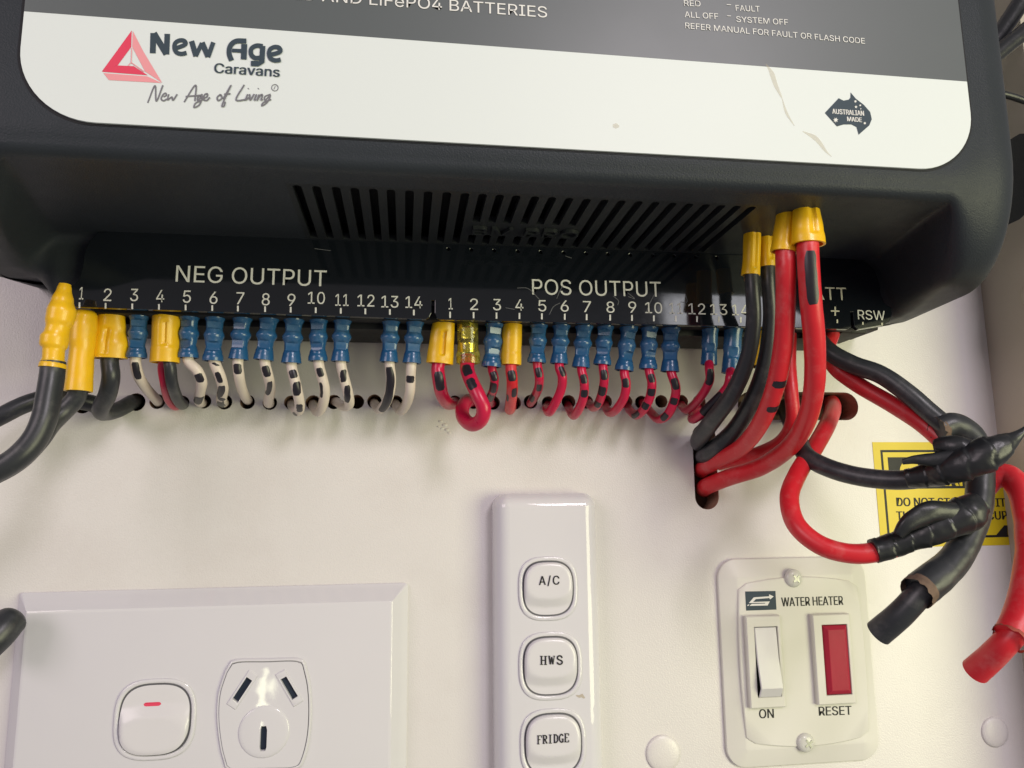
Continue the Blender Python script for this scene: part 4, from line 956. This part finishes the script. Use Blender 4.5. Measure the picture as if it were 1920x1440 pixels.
obj('insulation', Tube([U(*p) for p in ((1470, 762, -12), (1482, 790, 8), (1497, 826, 22), (1516, 858, 30), (1560, 880, 36), (1620, 895, 42), (1690, 900, 48), (1750, 892, 54), (1790, 880, 58))], 2.55, 20, .6).geo, BLKC, t_)
obj('tape_wrap', join(Tube([U(*p) for p in ((1700, 897, 51), (1745, 890, 55), (1790, 876, 60), (1830, 860, 63), (1868, 842, 65), (1900, 822, 66), (1926, 803, 67))], lambda t: (2.3 + 2.0 * math.sin(min(1, t * 1.5) * math.pi / 2)) * (1 - .82 * smst((t - .55) / .45) ** 1.3), 40, .3, lump=.05, seed=5, wrap=.10, pitch=16).geo,
     Tube([U(*p) for p in ((1692, 866, 56), (1716, 862, 57), (1750, 862, 59), (1790, 858, 61))], lambda t: .7 + 1.6 * t, 20, .5, lump=.12, flat=.6, seed=11).geo,
     Tube([U(*p) for p in ((1752, 838, 57), (1775, 836, 59), (1810, 842, 61), (1840, 850, 62))], lambda t: 1.7 + 1.2 * math.sin(t * 3), 22, .5, lump=.08, seed=13, wrap=.08, pitch=10).geo), TAPE, t_, sharp=80)
t_ = thing('black_cable', U(1600, 680, 30), 'black cable arching right into a fat black sleeve with a torn lower end', 'cable', 'black cables')
obj('insulation', Tube([U(*p) for p in ((1524, 600, 20), (1530, 630, 24), (1556, 660, 29), (1600, 684, 33), (1650, 702, 37), (1700, 736, 41), (1745, 775, 44), (1775, 800, 46))], 2.6, 20, .6).geo, BLKC, t_)
obj('heat_shrink', Tube([U(*p) for p in ((1760, 804, 46), (1785, 797, 46.5), (1815, 812, 47), (1836, 850, 48), (1838, 900, 50), (1834, 950, 52), (1816, 1005, 54), (1784, 1056, 56), (1726, 1106, 58))], lambda t: 3.4 + .75 * smst((t - .6) / .4), 26, .5, lump=.04, seed=2).geo, BLKC, t_, sharp=80)
obj('insulation', Tube([U(*p) for p in ((1752, 1080, 57.5), (1725, 1112, 57.5), (1690, 1150, 55), (1647, 1187, 50))], lambda t: 2.9 + .35 * t, 26, .5, hollow=True).geo, BLKC, t_)
def fray(c0, c1, r, seed):
    ax = (c1 - c0).normalized(); u = ax.cross(Vector((0, 1, 0))).normalized(); v = ax.cross(u); lp = []
    for i, f in enumerate((0, .35, .7, 1.0)):
        lp.append([c0.lerp(c1, f) + (u * math.cos(t) + v * math.sin(t)) * r * (1 + .07 * noise.noise(Vector((math.cos(t) * 3, math.sin(t) * 3, seed + f * 4)))) + ax * (.9 * noise.noise(Vector((math.cos(t) * 4, math.sin(t) * 4, seed))) * f) for t in np.linspace(0, 2 * math.pi, 31)[:-1]])
    return skin(lp, True)
obj('frayed_edge', fray(U(1730, 1102, 58), U(1718, 1113, 58.6), 4.05, 2), mat('frayed_brown', (0.13, 0.085, 0.06), .8, (1500, .6), .5, 700), t_)
obj('end_ring', fray(U(1766, 803, 46), U(1757, 806, 46), 3.45, 5), MATS['frayed_brown'], t_)
t_ = thing('red_cable', U(1880, 890, 48), 'red cable at the right edge ending in a thicker red sleeve and a cut tip', 'cable', 'red cables')
obj('insulation', Tube([U(*p) for p in ((1846, 912, 47), (1862, 896, 48), (1888, 892, 50), (1912, 918, 53), (1926, 970, 56), (1934, 1030, 60))], 3.1, 24, .5).geo, REDC, t_)
obj('heat_shrink', Tube([U(*p) for p in ((1930, 990, 58), (1934, 1040, 60), (1928, 1100, 63), (1916, 1150, 65), (1898, 1192, 66))], lambda t: 3.3 + .5 * smst(t * 2), 26, .5, lump=.03, seed=4).geo, REDC, t_, sharp=80)
obj('insulation', Tube([U(*p) for p in ((1908, 1180, 66), (1882, 1208, 64), (1856, 1234, 60), (1829, 1258, 56))], lambda t: 2.8 + .4 * t, 26, .5, hollow=True).geo, REDC, t_)
obj('frayed_edge', fray(U(1897, 1193, 66), U(1893, 1198, 66.2), 3.85, 7), mat('dull_red_edge', (0.30, 0.05, 0.03), .7, (1500, .5), .3, 700), t_)
# black cables at the upper right, beyond the unit
G3 = 'thin black cables at the upper right'
for lab, P, r in (('upper of two black cables slanting up behind the unit at the top right corner', ((1850, 96, 38), (1876, 62, 38), (1908, 14, 38), (1960, -70, 38)), 2.7),
                  ('lower of two black cables slanting up behind the unit at the top right corner', ((1850, 118, 44), (1890, 84, 44), (1918, 62, 44), (1990, 0, 44)), 2.5),
                  ('thin black cable crossing to the side wall right of the white face', ((1870, 174, 36), (1898, 181, 36), (1925, 190, 36), (1990, 205, 36)), 1.1)):
    o = obj('black_cable', Tube([U(*p) for p in P], r, 16, .8).geo, TAPE); tag(o, lab, 'cable', G3)
